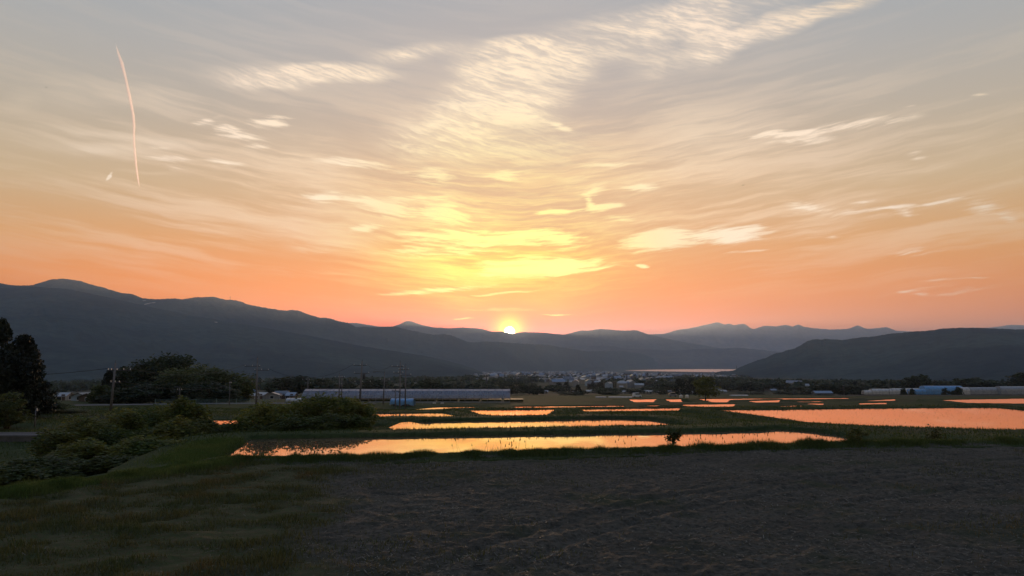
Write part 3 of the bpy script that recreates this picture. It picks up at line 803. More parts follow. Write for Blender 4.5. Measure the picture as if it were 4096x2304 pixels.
# bright verge along the field's left edge and the left end of the paddy
q = along(EDGE_L[1:], 60000, 12)
X = q[:, 0] + r.normal(0.0, 0.45, len(q)); Y = q[:, 1] + r.normal(-0.15, 0.5, len(q))
cl = fbm(X * 1.2, Y * 1.2, 3)
v, f = blades(X, Y, comb_z(X, Y), (0.05 + 0.16 * ss(cl, 0.4, 0.75)) * (0.5 + r.random(len(X))), 0.016 + 0.014 * r.random(len(X)), 0.9, 13)
stuff("verge_grass", v, f, M_VERGE)
q = along([PZ(x, y, -0.7) for x, y in ((860, 1835), (930, 1785), (1000, 1752))], 26000, 14)
X = q[:, 0] + r.normal(-1.3, 0.75, len(q)); Y = q[:, 1] + r.normal(0, 0.6, len(q))
v, f = blades(X, Y, ground_z(X, Y), 0.05 + 0.10 * r.random(len(X)), 0.02 + 0.02 * r.random(len(X)), 0.9, 15)
stuff("verge_grass", v, f, M_VERGE)
# shorter grass on the banks between the paddies
X, Y = in_view(210000, 36, 120, 0.76, 16)
gz = ground_z(X, Y)
wet = np.zeros(len(X), dtype=bool); edge = np.full(len(X), 99.0)
for zw, pl in PADDIES:
    wet |= gz < zw + 0.04 if False else (poly_sd(pl, X, Y) < 0.02)
k = (~wet) & (r.random(len(X)) < 0.25 + 0.75 * ss(fbm(X * 0.5, Y * 0.5, 3), 0.35, 0.6)) & (poly_sd(FIELD, X, Y) > 1.0)
X, Y, gz = X[k], Y[k], gz[k]
v, f = blades(X, Y, gz, (0.05 + 0.15 * r.random(len(X))) , 0.03 + 0.0007 * Y, 0.9, 17)
stuff("bank_grass", v, f, M_GRASS)
# rice seedlings in the two planted paddies
def seedlings(pl, zw, ang, row, gap, prob, seed):
    r = np.random.default_rng(seed); p = np.asarray(pl); c = p.mean(0); R0 = np.abs(p - c).max() * 1.5
    i, j = np.meshgrid(np.arange(-R0, R0, row), np.arange(-R0, R0, gap), indexing='ij')
    i, j = i.ravel() + r.normal(0, 0.03, i.size), j.ravel() + r.normal(0, 0.06, i.size)
    X = c[0] + i * math.cos(ang) - j * math.sin(ang); Y = c[1] + i * math.sin(ang) + j * math.cos(ang)
    k = (poly_sd(pl, X, Y) < -0.5) & (r.random(len(X)) < prob * (0.4 + ss(fbm(X * 0.2, Y * 0.2, 3), 0.3, 0.7)))
    X, Y = X[k], Y[k]
    return blades(X, Y, np.full(len(X), zw), 0.05 + 0.06 * r.random(len(X)), np.full(len(X), 0.028), 0.5, seed + 1)
for ip, ang in ((4, 0.2), (6, -0.1)):
    v, f = seedlings(PADDIES[ip][1], PADDIES[ip][0], ang, 0.6, 0.35, 0.32, 30 + ip)
    stuff("rice_seedlings", v, f, M_GRASS)

# ------------------------------------------------------------------ shrubs and trees
def crown(n, clumps, size, seed, shape='round', spread=0.16, flat=0.5, upward=0.3):
    """leaf quads inside a unit crown: x, y in -0.5..0.5, z in 0..1"""
    r = np.random.default_rng(seed)
    c = []
    while len(c) < clumps:
        q = r.random(3) * 2 - 1
        if shape == 'round':
            rad = np.linalg.norm(q)
            if 0.45 < rad < 0.98: c.append((q[0] * .43, q[1] * .43, 0.54 + q[2] * 0.42))
        elif shape == 'bush':
            rad = np.linalg.norm(q)
            if 0.3 < rad < 0.98 and q[2] > -0.5: c.append((q[0] * .45, q[1] * .45, 0.40 + q[2] * 0.52))
        elif shape == 'conifer':
            h = (q[2] + 1) / 2; R0 = 0.46 * (1 - h) ** 0.8 + 0.015
            t = r.random() * 2 * np.pi; rr_ = R0 * (0.55 + 0.45 * r.random())
            c.append((rr_ * math.cos(t), rr_ * math.sin(t), 0.06 + 0.92 * h))
        elif shape == 'column':
            h = (q[2] + 1) / 2; R0 = 0.42 * min(1, (1.02 - h) * 3.2) ** 0.6
            t = r.random() * 2 * np.pi; rr_ = R0 * (0.5 + 0.5 * r.random())
            c.append((rr_ * math.cos(t), rr_ * math.sin(t), 0.05 + 0.92 * h))
        elif shape == 'fan':
            h = r.random(); R0 = 0.10 + 0.36 * math.sin(math.pi * min(1, 0.15 + 0.85 * h))
            t = r.random() * 2 * np.pi; rr_ = R0 * r.random() ** 0.5
            c.append((rr_ * math.cos(t), rr_ * math.sin(t), 0.28 + 0.68 * h))
    c = np.array(c); cs = 0.6 + 0.8 * r.random(len(c))
    i = r.integers(0, len(c), n)
    off = r.normal(0, 1, (n, 3)); off /= np.maximum(np.linalg.norm(off, axis=1, keepdims=True), 0.3)
    off *= (r.random((n, 1)) ** 0.4) * spread * cs[i][:, None]; off[:, 2] *= flat
    p = c[i] + off
    d1 = r.normal(0, 1, (n, 3)); d1[:, 2] = d1[:, 2] * 0.5 - 0.15; d1 /= np.linalg.norm(d1, axis=1, keepdims=True)
    d2 = np.cross(d1, r.normal(0, 1, (n, 3))); d2 /= np.linalg.norm(d2, axis=1, keepdims=True)
    L = size * (0.6 + 0.8 * r.random(n))[:, None]
    a, bq = d1 * L, d2 * L * 0.55
    v = np.stack([p - a * 0.5, p + bq * 0.5, p + a * 0.5, p - bq * 0.5], 1)
    return v.reshape(-1, 3), np.arange(4 * n).reshape(n, 4)
def limbs(kind, seed, r0=0.03):
    r = random.Random(seed); mb = MB()
    if kind in ('conifer', 'column'):
        mb.tube((0, 0, 0), (0, 0, 0.93), r0, r0 * 0.12, 7)
        for i in range(10):
            h = 0.12 + 0.075 * i; t = r.random() * 6.3; L = 0.34 * (1 - h) + 0.04
            mb.tube((0, 0, h), (math.cos(t) * L, math.sin(t) * L, h + 0.02), r0 * 0.25, r0 * 0.06, 5)
    elif kind == 'bush':
        for i in range(9):
            t = i * 0.7 + r.random(); L = 0.18 + 0.22 * r.random(); h = 0.45 + 0.4 * r.random()
            m_ = (math.cos(t) * L * 0.35, math.sin(t) * L * 0.35, h * 0.5)
            mb.path([(math.cos(t) * 0.03, math.sin(t) * 0.03, 0), m_, (math.cos(t) * L, math.sin(t) * L, h)], [r0 * .6, r0 * .4, r0 * .12], 5)
    else:
        mb.path([(0, 0, 0), (0.01, 0, 0.25), (-0.01, 0.01, 0.5), (0, 0, 0.8)], [r0 * 1.2, r0 * 0.9, r0 * 0.55, r0 * 0.15], 7)
        for i in range(8):
            t = i * 0.8 + r.random() * 0.5; h = 0.22 + 0.055 * i; L = 0.30 * (0.7 + 0.4 * r.random())
            a = (math.cos(t) * L * 0.5, math.sin(t) * L * 0.5, h + 0.12); e = (math.cos(t) * L, math.sin(t) * L, h + 0.2 + 0.1 * r.random())
            mb.path([(0, 0, h), a, e], [r0 * 0.5, r0 * 0.32, r0 * 0.08], 5)
    return mb
def gz1(x, y): return float(ground_z(np.array([x]), np.array([y]), False)[0]) if y < 420 else far_z(x, y)
def plant(name, label, cat, px, top, width, Y, crown_me, limb_me, group=None, base=None, depth=1.0, rz=None, names=('crown', 'trunk')):
    """stands the plant on the ground at distance Y so that its top reaches the given pixel row"""
    pt = P(px, top, Y)
    z0 = gz1(pt[0], Y) - 0.05 if base is None else base
    h = max(pt[2] - z0, 0.4); w = width / FPX * math.hypot(Y, pt[0]) * 0.94
    o = thing(name, label, cat, (pt[0], Y, z0), random.random() * 6.28 if rz is None else rz, group)
    c = link(names[0], crown_me, o); c.scale = (w, w * depth, h)
    t = link(names[1], limb_me, o); t.scale = (h * 0.9 if cat == 'tree' else w, h * 0.9 if cat == 'tree' else w, h)
    return o
def crown_mesh(name, m, *a, **k):
    v, f = crown(*a, **k); return mesh_np(name, v, f, False, [m])
LIMB_BUSH = [limbs('bush', s).mesh("stems", M_BARK) for s in range(3)]
LIMB_TREE = [limbs('tree', s).mesh("trunk", M_BARK, True) for s in range(3)]
LIMB_CONIF = [limbs('conifer', s, 0.02).mesh("trunk", M_BARK, True) for s in range(2)]

NEAR = [(330, 1688, 320, 44, 0), (480, 1655, 280, 47, 0), (620, 1640, 270, 49, 0), (735, 1603, 190, 51, 0), (700, 1690, 260, 44, 0), (830, 1690, 190, 46, 1),
        (360, 1770, 260, 39, 0), (600, 1765, 280, 39.5, 0), (160, 1838, 330, 35, 1), (30, 1885, 230, 31, 1), (470, 1835, 200, 36, 1),
        (1060, 1640, 220, 47.5, 0), (1180, 1608, 220, 50, 0), (1310, 1602, 240, 51.5, 0), (1405, 1622, 190, 51.5, 0), (1120, 1684, 250, 46.5, 1), (1310, 1676, 270, 48, 0), (1425, 1690, 130, 48.5, 0), (940, 1702, 230, 47, 1)]
POSN = ["at the left end of the thicket beside the road", "second from the left in the left thicket", "in the middle of the left thicket", "tallest of the left thicket, before the utility poles",
        "low in the right half of the left thicket", "at the right end of the left thicket, beside the grassy paddy bank", "low at the front left of the left thicket",
        "at the front right of the left thicket behind the grassy edge", "low and dull, behind the field's left edge", "lowest one at the left margin of the picture", "small one at the foot of the left thicket",
        "at the left end of the thicket behind the first paddy", "left of the top of the thicket behind the first paddy", "topmost of the thicket behind the first paddy", "right shoulder of the thicket behind the first paddy",
        "low dark one at the front of the thicket behind the first paddy", "at the front right of the thicket behind the first paddy", "at the right end of the thicket, touching the small paddies", "dark one in the gap between the two thickets"]
for i, ((px, top, wd, Yd, dk), ps) in enumerate(zip(NEAR, POSN)):
    wm = wd / FPX * Yd; top -= 14 if px < 1000 else 24
    cm = crown_mesh("foliage", M_BUSH_D if dk else M_BUSH, 10500, 80, 0.21 / wm, 100 + i, shape='bush', spread=0.15, flat=1.25)
    plant("shrub", "leafy green shrub, " + ps, "shrub", px, top, wd * 1.12, Yd, cm, LIMB_BUSH[i % 3], "shrubs of the two thickets", depth=0.8, rz=random.random(), names=('foliage', 'stems'))
# single weeds on the ridge
cm = crown_mesh("foliage", M_BUSH_D, 900, 34, 0.11, 140, shape='bush', spread=0.16, flat=0.9)
p0 = PZ(2690, 1795, 0.0)
plant("weed_clump", "dark bushy weed standing on the field ridge against the first paddy", "weed", 2692, 1706, 78, p0[1] + 0.6, cm, LIMB_BUSH[0], base=0.1, names=('foliage', 'stems'))
cm = crown_mesh("foliage", M_SPRING, 900, 30, 0.09, 141, shape='fan', spread=0.16, flat=1.0)
plant("young_shrub", "yellowish young shrub on the ridge at the paddy's right tip", "shrub", 3425, 1712, 90, 31.6, cm, LIMB_BUSH[1], base=0.05, names=('foliage', 'stems'))
cm = crown_mesh("foliage", M_LAWN, 500, 30, 0.10, 142, shape='fan', spread=0.2, flat=1.0)
plant("reed_tuft", "thin pale tuft of tall stems below the large paddy, far right", "weed", 3735, 1716, 90, 34.5, cm, LIMB_BUSH[2], names=('foliage', 'stems'))
# ------------------------------------------------------------------ man-made materials
def film_mat(name, c, alpha=0.8, rough=0.25, trans=0.3, spec=0.8):
    """thin plastic film: part see-through, part shiny, part milky"""
    m, b, out = mat(name)
    g = S.node('ShaderNodeNewGeometry')
    n = noise(S(g.outputs['Position']), 0.7, 3.0, 0.6)
    cc = cmix(sstep(n, 0.35, 0.7), (*c, 1), (c[0] * .75, c[1] * .77, c[2] * .8, 1))
    S.put(b.inputs['Base Color'], cc); b.inputs['Roughness'].default_value = rough; b.inputs['Specular IOR Level'].default_value = spec
    tl = S.node('ShaderNodeBsdfTranslucent'); S.put(tl.inputs[0], cc)
    m1 = S.node('ShaderNodeMixShader'); m1.inputs[0].default_value = trans
    S.nt.links.new(b.outputs[0], m1.inputs[1]); S.nt.links.new(tl.outputs[0], m1.inputs[2])
    tr = S.node('ShaderNodeBsdfTransparent')
    m2 = S.node('ShaderNodeMixShader'); S.put(m2.inputs[0], sstep(noise(S(g.outputs['Position']), 1.7, 4.0, 0.6), 0.2, 0.8, alpha - 0.12, alpha + 0.1))
    S.nt.links.new(tr.outputs[0], m2.inputs[1]); S.nt.links.new(m1.outputs[0], m2.inputs[2])
    bp = S.node('ShaderNodeBump'); bp.inputs['Strength'].default_value = 0.25; bp.inputs['Distance'].default_value = 0.05
    S.put(bp.inputs['Height'], n); S.nt.links.new(bp.outputs[0], b.inputs['Normal'])
    S.nt.links.new(m2.outputs[0], out.inputs[0])
    return m
M_FILM = film_mat("sky_tinted_film", (0.30, 0.32, 0.37), 0.60, 0.16)  # same clear film, reflected eastern sky put in as blue-grey colour
M_FILM_SUNSET = film_mat("roof_film", (0.95, 0.76, 0.70), 0.82, 0.35, 0.5, 0.2)  # same clear film, sunset glow on the roof painted in as pink
M_FILM_W = film_mat("white_film", (0.72, 0.68, 0.62), 0.88, 0.3)
M_FILM_G = film_mat("grey_film", (0.42, 0.43, 0.44), 0.82, 0.3)
M_FILM_B = film_mat("blue_film", (0.16, 0.42, 0.72), 0.92, 0.35)
M_TARP = simple("blue_tarp", (0.15, 0.32, 0.52), 0.5, 0.35, 1.2)
M_STEEL = simple("galvanised_pipe", (0.25, 0.25, 0.25), 0.45, 0.2, 4.0, metal=0.4)
M_POLE = simple("concrete_pole", (0.16, 0.15, 0.145), 0.85, 0.25, 1.5)
M_DARKMETAL = simple("dark_metal", (0.05, 0.05, 0.055), 0.6)
M_WIRE = simple("wire", (0.02, 0.02, 0.02), 0.6)
M_INSUL = simple("insulator", (0.5, 0.5, 0.48), 0.3)
M_WHITE = simple("white_paint", (0.70, 0.69, 0.66), 0.6, 0.15, 0.8)
M_WALLS = [simple("house_wall_%s" % k, c, 0.85, 0.15, 1.0) for k, c in (("white", (.26, .255, .25)), ("cream", (.24, .22, .18)), ("blue", (.26, .33, .40)), ("brown", (.10, .075, .06)), ("grey", (.22, .22, .22)))]
M_ROOFS = [simple("roof_%s" % k, c, 0.35, 0.2, 2.0, spec=0.6) for k, c in (("slate", (.045, .047, .052)), ("silver", (.19, .19, .20)), ("brown", (.075, .05, .04)), ("pale", (.30, .29, .27)), ("blue", (.12, .17, .24)))]
M_PANE = simple("window_pane", (0.02, 0.025, 0.03), 0.1, spec=0.8)
M_ASPHALT = simple("asphalt", (0.055, 0.055, 0.058), 0.85, 0.3, 3.0)
M_CONC = simple("concrete", (0.11, 0.11, 0.11), 0.9, 0.35, 1.0)
M_DRYFIELD = ground_mat("bare_field", (0.062, 0.050, 0.042), (0.085, 0.070, 0.058), (0.05, 0.05, 0.03), 0.15)

# ------------------------------------------------------------------ greenhouses
def arch(w, h, wall, n=10):
    """cross section points from one foot over the ridge to the other, centred on 0"""
    pts = [(-w / 2, 0.0), (-w / 2, wall)]
    for i in range(1, n):
        t = math.pi * i / n
        pts.append((-w / 2 * math.cos(t), wall + (h - wall) * math.sin(t) ** 0.85))
    return pts + [(w / 2, wall), (w / 2, 0.0)]
def greenhouse(name, label, xa, xb, y_ridge, y_base, Y, w, film, group=None, wall=0.45, bays=12, rot=0.0, panels=True, side_open=False, pitched=False, end_film=None, door=True, roof_film=None):
    """long axis runs from pixel column xa to xb at distance Y (near side wall faces the viewer)"""
    a = P(xa, y_base, Y); b_ = P(xb, y_base, Y + (P(xb, 0, Y)[0] - a[0]) * math.tan(rot))
    L = (b_ - a).to_2d().length
    gx = np.linspace(a[0], b_[0], 7); gy = np.linspace(a[1], b_[1], 7)
    z0 = float(ground_z(gx, gy, False).min())
    h = P(xa, y_ridge, Y)[2] - z0
    ang = math.atan2(b_[1] - a[1], b_[0] - a[0])
    g = thing(name, label, "greenhouse", (a[0], a[1], z0), ang, group)
    if pitched:
        sec = [(-w / 2, 0.0), (-w / 2, h * wall), (-w * 0.42, h * (wall + 0.20)), (-w * 0.22, h * 0.88), (0.0, h), (w * 0.22, h * 0.88), (w * 0.42, h * (wall + 0.20)), (w / 2, h * wall), (w / 2, 0.0)]
    else:
        sec = arch(w, h, h * wall, 10)
    n = len(sec); half = n // 2
    step = L / bays
    # panels between the hoops: roof, shoulder and side are separate sheets
    def sheet(part, i0, i1, inset, film_):
        v, f = [], []
        for i in range(i0, i1 + 1):
            for x in (inset, step - inset): v.append((x, sec[i][0] + w / 2, sec[i][1]))
        for i in range(i1 - i0): f.append([2 * i, 2 * i + 1, 2 * i + 3, 2 * i + 2])
        me = bpy.data.meshes.new(part); me.from_pydata(v, [], f); me.update(); me.materials.append(film_)
        return me
    sp = 3 if pitched else 4
    parts = [("roof_panel", sheet("roof_panel", sp, half, 0.05, roof_film or film)), ("roof_panel", sheet("roof_panel", half, n - 1 - sp, 0.05, roof_film or film)),
             ("shoulder_panel", sheet("shoulder_panel", 1, sp, 0.02, film)), ("shoulder_panel", sheet("shoulder_panel", n - 1 - sp, n - 2, 0.02, film))]
    if not side_open: parts += [("side_panel", sheet("side_panel", 0, 1, 0.02, film)), ("side_panel", sheet("side_panel", n - 2, n - 1, 0.02, film))]
    if panels:
        for k in range(bays):
            for pn, me in parts:
                o = link(pn, me, g, (k * step, -w / 2 + 0.0, 0))
    else:
        for pn, me in parts:
            o = link(pn, me, g, (0, -w / 2, 0)); o.scale = (bays, 1, 1)
    hp = MB().path([(0, q[0], q[1]) for q in sec], 0.05, 5).mesh("hoop", M_STEEL)
    for k in range(bays + 1): link("hoop", hp, g, (k * step, 0, 0))
    for i in (1, sp, half, n - 1 - sp, n - 2):
        MB().tube((0, sec[i][0], sec[i][1] - 0.05), (L, sec[i][0], sec[i][1] - 0.05), 0.04, seg=5).build("purlin", M_STEEL, g)
    for x in (0.03, L - 0.03):
        ew = MB().face([(x, q[0] * 0.99, q[1] * 0.99) for q in sec]).build("end_wall", end_film or film, g)
        if door:
            MB().box((x + (-0.06 if x < 1 else 0.06), 0, min(2.0, h * 0.7) / 2), (0.05, 1.6, min(2.0, h * 0.7))).build("door", M_STEEL, ew)
    if side_open:
        MB().tube((0, -w / 2 - 0.03, h * wall - 0.03), (L, -w / 2 - 0.03, h * wall - 0.03), 0.09, seg=8).build("rolled_curtain", film, g)
        MB().box((L / 2, -w / 2, 0.22), (L, 0.04, 0.44)).build("skirt", M_FILM_G, g)
        for k in range(0, bays, 3):
            MB().box((k * step + step * 1.5, 0, 0.55), (step * 2.6, w * 0.7, 0.5)).build("planting_bed", M_BROAD, g)
    return g
greenhouse("pipe_greenhouse", "long clear film greenhouse with roof tinted sunset pink behind the utility poles", 1222, 2040, 1556, 1616, 168, 6.4, M_FILM, wall=0.40, bays=28, rot=math.radians(-0.5), side_open=True, pitched=True, roof_film=M_FILM_SUNSET)
greenhouse("low_tunnel", "low white film tunnel at the left foot of the long greenhouse", 1150, 1216, 1592, 1606, 176, 3.0, M_FILM_W, wall=0.3, bays=4, door=False)
GR = "greenhouses in a row on the right"
greenhouse("tunnel_greenhouse", "smallest white tunnel, leftmost of the right greenhouse row", 3452, 3482, 1561, 1573, 474, 4.5, M_FILM_W, GR, 0.35, 2, panels=False)
greenhouse("tunnel_greenhouse", "second white tunnel from the left of the right greenhouse row", 3482, 3562, 1555, 1573, 480, 6, M_FILM_W, GR, 0.4, 6, panels=False)
greenhouse("tunnel_greenhouse", "cream tunnel just left of the blue greenhouse on the right", 3562, 3706, 1553, 1573, 486, 6, M_FILM_W, GR, 0.4, 9, panels=False)
greenhouse("tunnel_greenhouse", "low blue annex at the left end of the tall blue greenhouse", 3634, 3700, 1557, 1573, 475, 4, M_FILM_B, GR, 0.4, 4, panels=False)
greenhouse("tunnel_greenhouse", "tall bright blue greenhouse of the right greenhouse row", 3688, 3842, 1543, 1573, 482, 8, M_FILM_B, GR, 0.42, 9, panels=False)
greenhouse("tunnel_greenhouse", "pale grey tunnel just right of the tall blue greenhouse", 3842, 3872, 1549, 1573, 472, 5, M_FILM_W, GR, 0.45, 2, panels=False)
greenhouse("tunnel_greenhouse", "long grey tunnel between blue greenhouse and the right margin", 3872, 4000, 1549, 1573, 478, 6, M_FILM_G, GR, 0.45, 8, panels=False)
greenhouse("tunnel_greenhouse", "grey tunnel cut off by the right margin of the picture", 3990, 4240, 1545, 1573, 476, 7, M_FILM_G, GR, 0.45, 14, panels=False)
greenhouse("low_tunnel", "long low white film tunnel in front of the town houses", 2434, 2528, 1586, 1594, 300, 2.6, M_FILM_W, wall=0.3, bays=6, door=False, panels=False)
greenhouse("low_tunnel", "low pale film tunnel right of the lone yellowish tree", 2922, 2990, 1579, 1587, 370, 3.0, M_FILM_W, wall=0.3, bays=5, door=False, panels=False)
greenhouse("low_tunnel", "short brownish film tunnel left of the long low tunnel", 2382, 2424, 1586, 1594, 296, 2.6, M_FILM_G, wall=0.3, bays=3, door=False, panels=False)

# blue tarpaulin shelter before the long greenhouse
def shelter():
    a = P(1566, 1632, 132); b_ = P(1656, 1632, 132)
    z0 = gz1((a[0] + b_[0]) / 2, 132); h = P(1600, 1594, 132)[2] - z0; L = b_[0] - a[0]; w = 2.6
    g = thing("tarpaulin_shelter", "small blue tarpaulin shelter at the foot of two utility poles", "shelter", (a[0], 132, z0))
    sec = arch(w, h, h * 0.55, 8)
    v, f = [], []
    nx = 10
    for i in range(nx + 1):
        x = L * i / nx
        for (yy, zz) in sec[: len(sec)]:
            sag = -0.10 * math.sin(math.pi * ((i * 2.0) % 2.0) / 2.0) + 0.05 * math.sin(i * 2.3 + yy * 3)
            lift = 0.35 if zz == 0.0 else 0.0
            v.append((x + 0.12 * (h - zz) * (-1 if i == 0 else 1 if i == nx else 0), yy * (1.03 + 0.02 * math.sin(i * 1.7)), max(zz + sag * 0.6, 0) + lift * (0.6 + 0.4 * math.sin(i * 1.1))))
    m_ = len(sec)
    for i in range(nx):
        for j in range(m_ - 1): f.append([i * m_ + j, i * m_ + j + 1, (i + 1) * m_ + j + 1, (i + 1) * m_ + j])
    me = mesh_np("tarpaulin", v, f, True, [M_TARP]); link("tarpaulin", me, g)
    hp = MB().path([(0, q[0], q[1]) for q in sec], 0.03, 5).mesh("hoop", M_STEEL)
    for k in range(5): link("hoop", hp, g, (L * k / 4, 0, 0))
    MB().box((L / 2, 0, 0.3), (L * 0.8, w * 0.7, 0.6)).build("stored_crates", M_CONC, g)
shelter()
for k, (px, lab) in enumerate(((1737, "left of two small white signboards before the long greenhouse"), (1769, "right of two small white signboards before the long greenhouse"))):
    p = P(px, 1615, 150); z0 = gz1(p[0], 150); zc = p[2]
    s = thing("signboard", lab, "sign", (p[0], 150, z0), 0, "signboards before the greenhouse")
    MB().box((0, 0, zc - z0), (0.62, 0.03, 0.55)).build("board", M_WHITE, s)
    MB().box((0, -0.02, zc - z0 - 0.02), (0.44, 0.012, 0.10)).box((0, -0.02, zc - z0 + 0.14), (0.30, 0.012, 0.05)).build("lettering_band", M_ROOFS[2], s)
    for sx in (-0.25, 0.25): MB().tube((sx, 0.03, 0), (sx, 0.03, zc - z0), 0.025, seg=6).build("post", M_STEEL, s)
p = P(1665, 1612, 140); z0 = gz1(p[0], 140)
s = thing("handrail", "thin pale pipe rail beside the blue tarpaulin shelter", "railing", (p[0] - 0.5, 140, z0))
MB().path([(0, 0, p[2] - z0 + 0.1), (1.6, 0.1, p[2] - z0), (3.4, 0.3, p[2] - z0 - 0.12)], 0.035, 6).build("rail", M_STEEL, s)
for sx in (0.1, 1.7, 3.2): MB().tube((sx, 0.1, 0), (sx, 0.1, p[2] - z0), 0.03, seg=6).build("post", M_STEEL, s)

# ------------------------------------------------------------------ utility poles and wires
POLE_TOPS = {}
def pole(key, label, px, top, Y, arms, lamp=0, trafo=False, r=0.16, lean=0.0, group="utility poles along the lane"):
    pt = P(px, top, Y); z0 = gz1(pt[0], Y) - 0.1; h = pt[2] - z0
    g = thing("utility_pole", label, "utility pole", (pt[0], Y, z0), 0, group)
    MB().tube((lean, 0, 0), (0, 0, h), r, r * 0.62, 10).build("pole", M_POLE, g, True)
    ends = []
    for (dh, x0, x1) in arms:                                 # metres under the top, left and right reach
        z = h - dh
        ca = MB().box(((x0 + x1) / 2, 0.12, z), (x1 - x0, 0.09, 0.10)).build("crossarm", M_DARKMETAL, g)
        for x in np.linspace(x0 + 0.08, x1 - 0.08, 3):
            MB().tube((x, 0.12, z + 0.05), (x, 0.12, z + 0.24), 0.055, 0.04, 7).build("insulator", M_INSUL, ca)
        ends.append(Vector((pt[0] + x0 + 0.08, Y + 0.12, z0 + z + 0.24)))
        ends.append(Vector((pt[0] + x1 - 0.08, Y + 0.12, z0 + z + 0.24)))
    MB().tube((0, 0, h), (0, 0, h + 0.35), 0.03, 0.02, 6).build("top_spike", M_DARKMETAL, g)
    if trafo:
        MB().tube((0.34, 0, h - 3.1), (0.34, 0, h - 2.2), 0.24, 0.24, 10).build("transformer", M_DARKMETAL, g, True)
    if lamp:
        ar = MB().path([(0, 0, h - 0.1), (lamp * 0.7, 0, h + 0.05), (lamp, 0, h)], 0.04, 6).build("lamp_arm", M_DARKMETAL, g)
        MB().box((lamp, 0, h - 0.03), (0.55, 0.2, 0.12)).build("lamp_head", M_DARKMETAL, ar)
    POLE_TOPS[key] = ends
    return g
pole('a', "utility pole in front of the dark round trees on the left", 462, 1452, 92, [(0.9, -1.0, -0.05), (0.9, 0.1, 1.9), (2.4, -0.6, 0.6)], r=0.17, lean=-0.35)
pole('b', "tall utility pole left of the long greenhouse, right of the round trees", 1030, 1432, 122, [(1.35, -2.1, 0.45), (2.0, -0.5, 1.9), (3.9, -0.9, 0.9)], r=0.18)
pole('c', "thin distant utility pole over the left end of the long greenhouse", 1232, 1508, 186, [(0.7, -1.4, 0.5), (1.6, -0.6, 0.7)], r=0.14)
pole('d', "left of the pair of close utility poles before the greenhouse", 1358, 1496, 158, [(0.7, -1.0, 0.6), (2.2, -0.6, 0.6)], trafo=True, r=0.14)
pole('e', "right of the pair of close utility poles before the greenhouse", 1368, 1500, 161, [(0.5, -0.5, 0.6)], r=0.14)
pole('f', "tallest utility pole with three crossarms in front of the greenhouse", 1449, 1444, 128, [(0.75, -1.5, 0.8), (2.1, -1.4, 1.2), (3.6, -1.3, 1.5)], trafo=True, r=0.19, lean=-0.35)
pole('g', "street lamp pole with an arm to the left before the greenhouse", 1539, 1487, 138, [(1.5, -0.9, 0.9)], lamp=-1.9, r=0.13, lean=-0.2)
pole('h', "left of two tall poles standing behind the blue shelter", 1601, 1449, 118, [(0.7, -1.4, 0.5), (1.7, -1.1, 0.5)], r=0.13)
pole('i', "right of two tall poles standing behind the blue shelter", 1623, 1464, 122, [(0.6, -1.2, 0.5), (1.5, -0.9, 0.9)], r=0.13)
pole('j', "short bare pole left of the blue shelter", 1582, 1556, 116, [(0.3, -0.6, 0.7)], r=0.11)
pole('k', "small lamp pole in front of the green tree, left", 720, 1548, 118, [(0.5, -0.5, 0.3)], lamp=-0.6, r=0.07)
pole('l', "small lamp pole at the right edge of the green tree", 920, 1524, 132, [(0.4, -0.2, 0.3)], lamp=0.8, r=0.08)
pole('m', "thin grey post at the foot of the left conifers", 143, 1640, 62, [(0.1, -0.1, 0.1)], r=0.06)
pole('n', "slim pole left of the grey shed on the right", 3175, 1556, 400, [(0.5, -0.6, 0.6)], r=0.13)
pole('o', "slim pole right of the grey shed on the right", 3375, 1540, 410, [(0.5, -0.6, 0.6)], r=0.13)
pole('q', "slim pole against the tree belt above the white tunnels", 3555, 1520, 470, [(0.5, -0.6, 0.6)], r=0.14)
def wire(label, p, q, sag, r=0.018):
    pts = []
    for i in range(17):
        t = i / 16; w_ = p.lerp(q, t); w_.z -= sag * 4 * t * (1 - t); pts.append(w_)
    o = MB().path([w_ - p for w_ in pts], r, 5).build("power_line", M_WIRE, loc=p)
    return tag(o, label, "power line", "wires between the utility poles")
PT = POLE_TOPS
wire("wire from the left margin to the pole before the round trees", P(-300, 1500, 88), PT['a'][0], 0.5, 0.03)
wire("upper wire between the two tall poles on the left", PT['a'][3], PT['b'][0], 1.2, 0.03)
wire("lower wire between the two tall poles on the left", PT['a'][5], PT['b'][4], 1.3, 0.02)
wire("upper wire from the left tall pole to the tallest pole", PT['b'][3], PT['f'][0], 1.9, 0.022)
wire("lower wire from the left tall pole to the tallest pole", PT['b'][5], PT['f'][4], 1.9, 0.018)
wire("wire from the tallest pole to the pole behind the shelter", PT['f'][1], PT['h'][0], 0.9, 0.018)
wire("short wire between the two poles behind the shelter", PT['h'][1], PT['i'][0], 0.05, 0.018)
wire("wire from the thin distant pole to the close pair of poles", PT['c'][1], PT['d'][0], 0.6, 0.018)

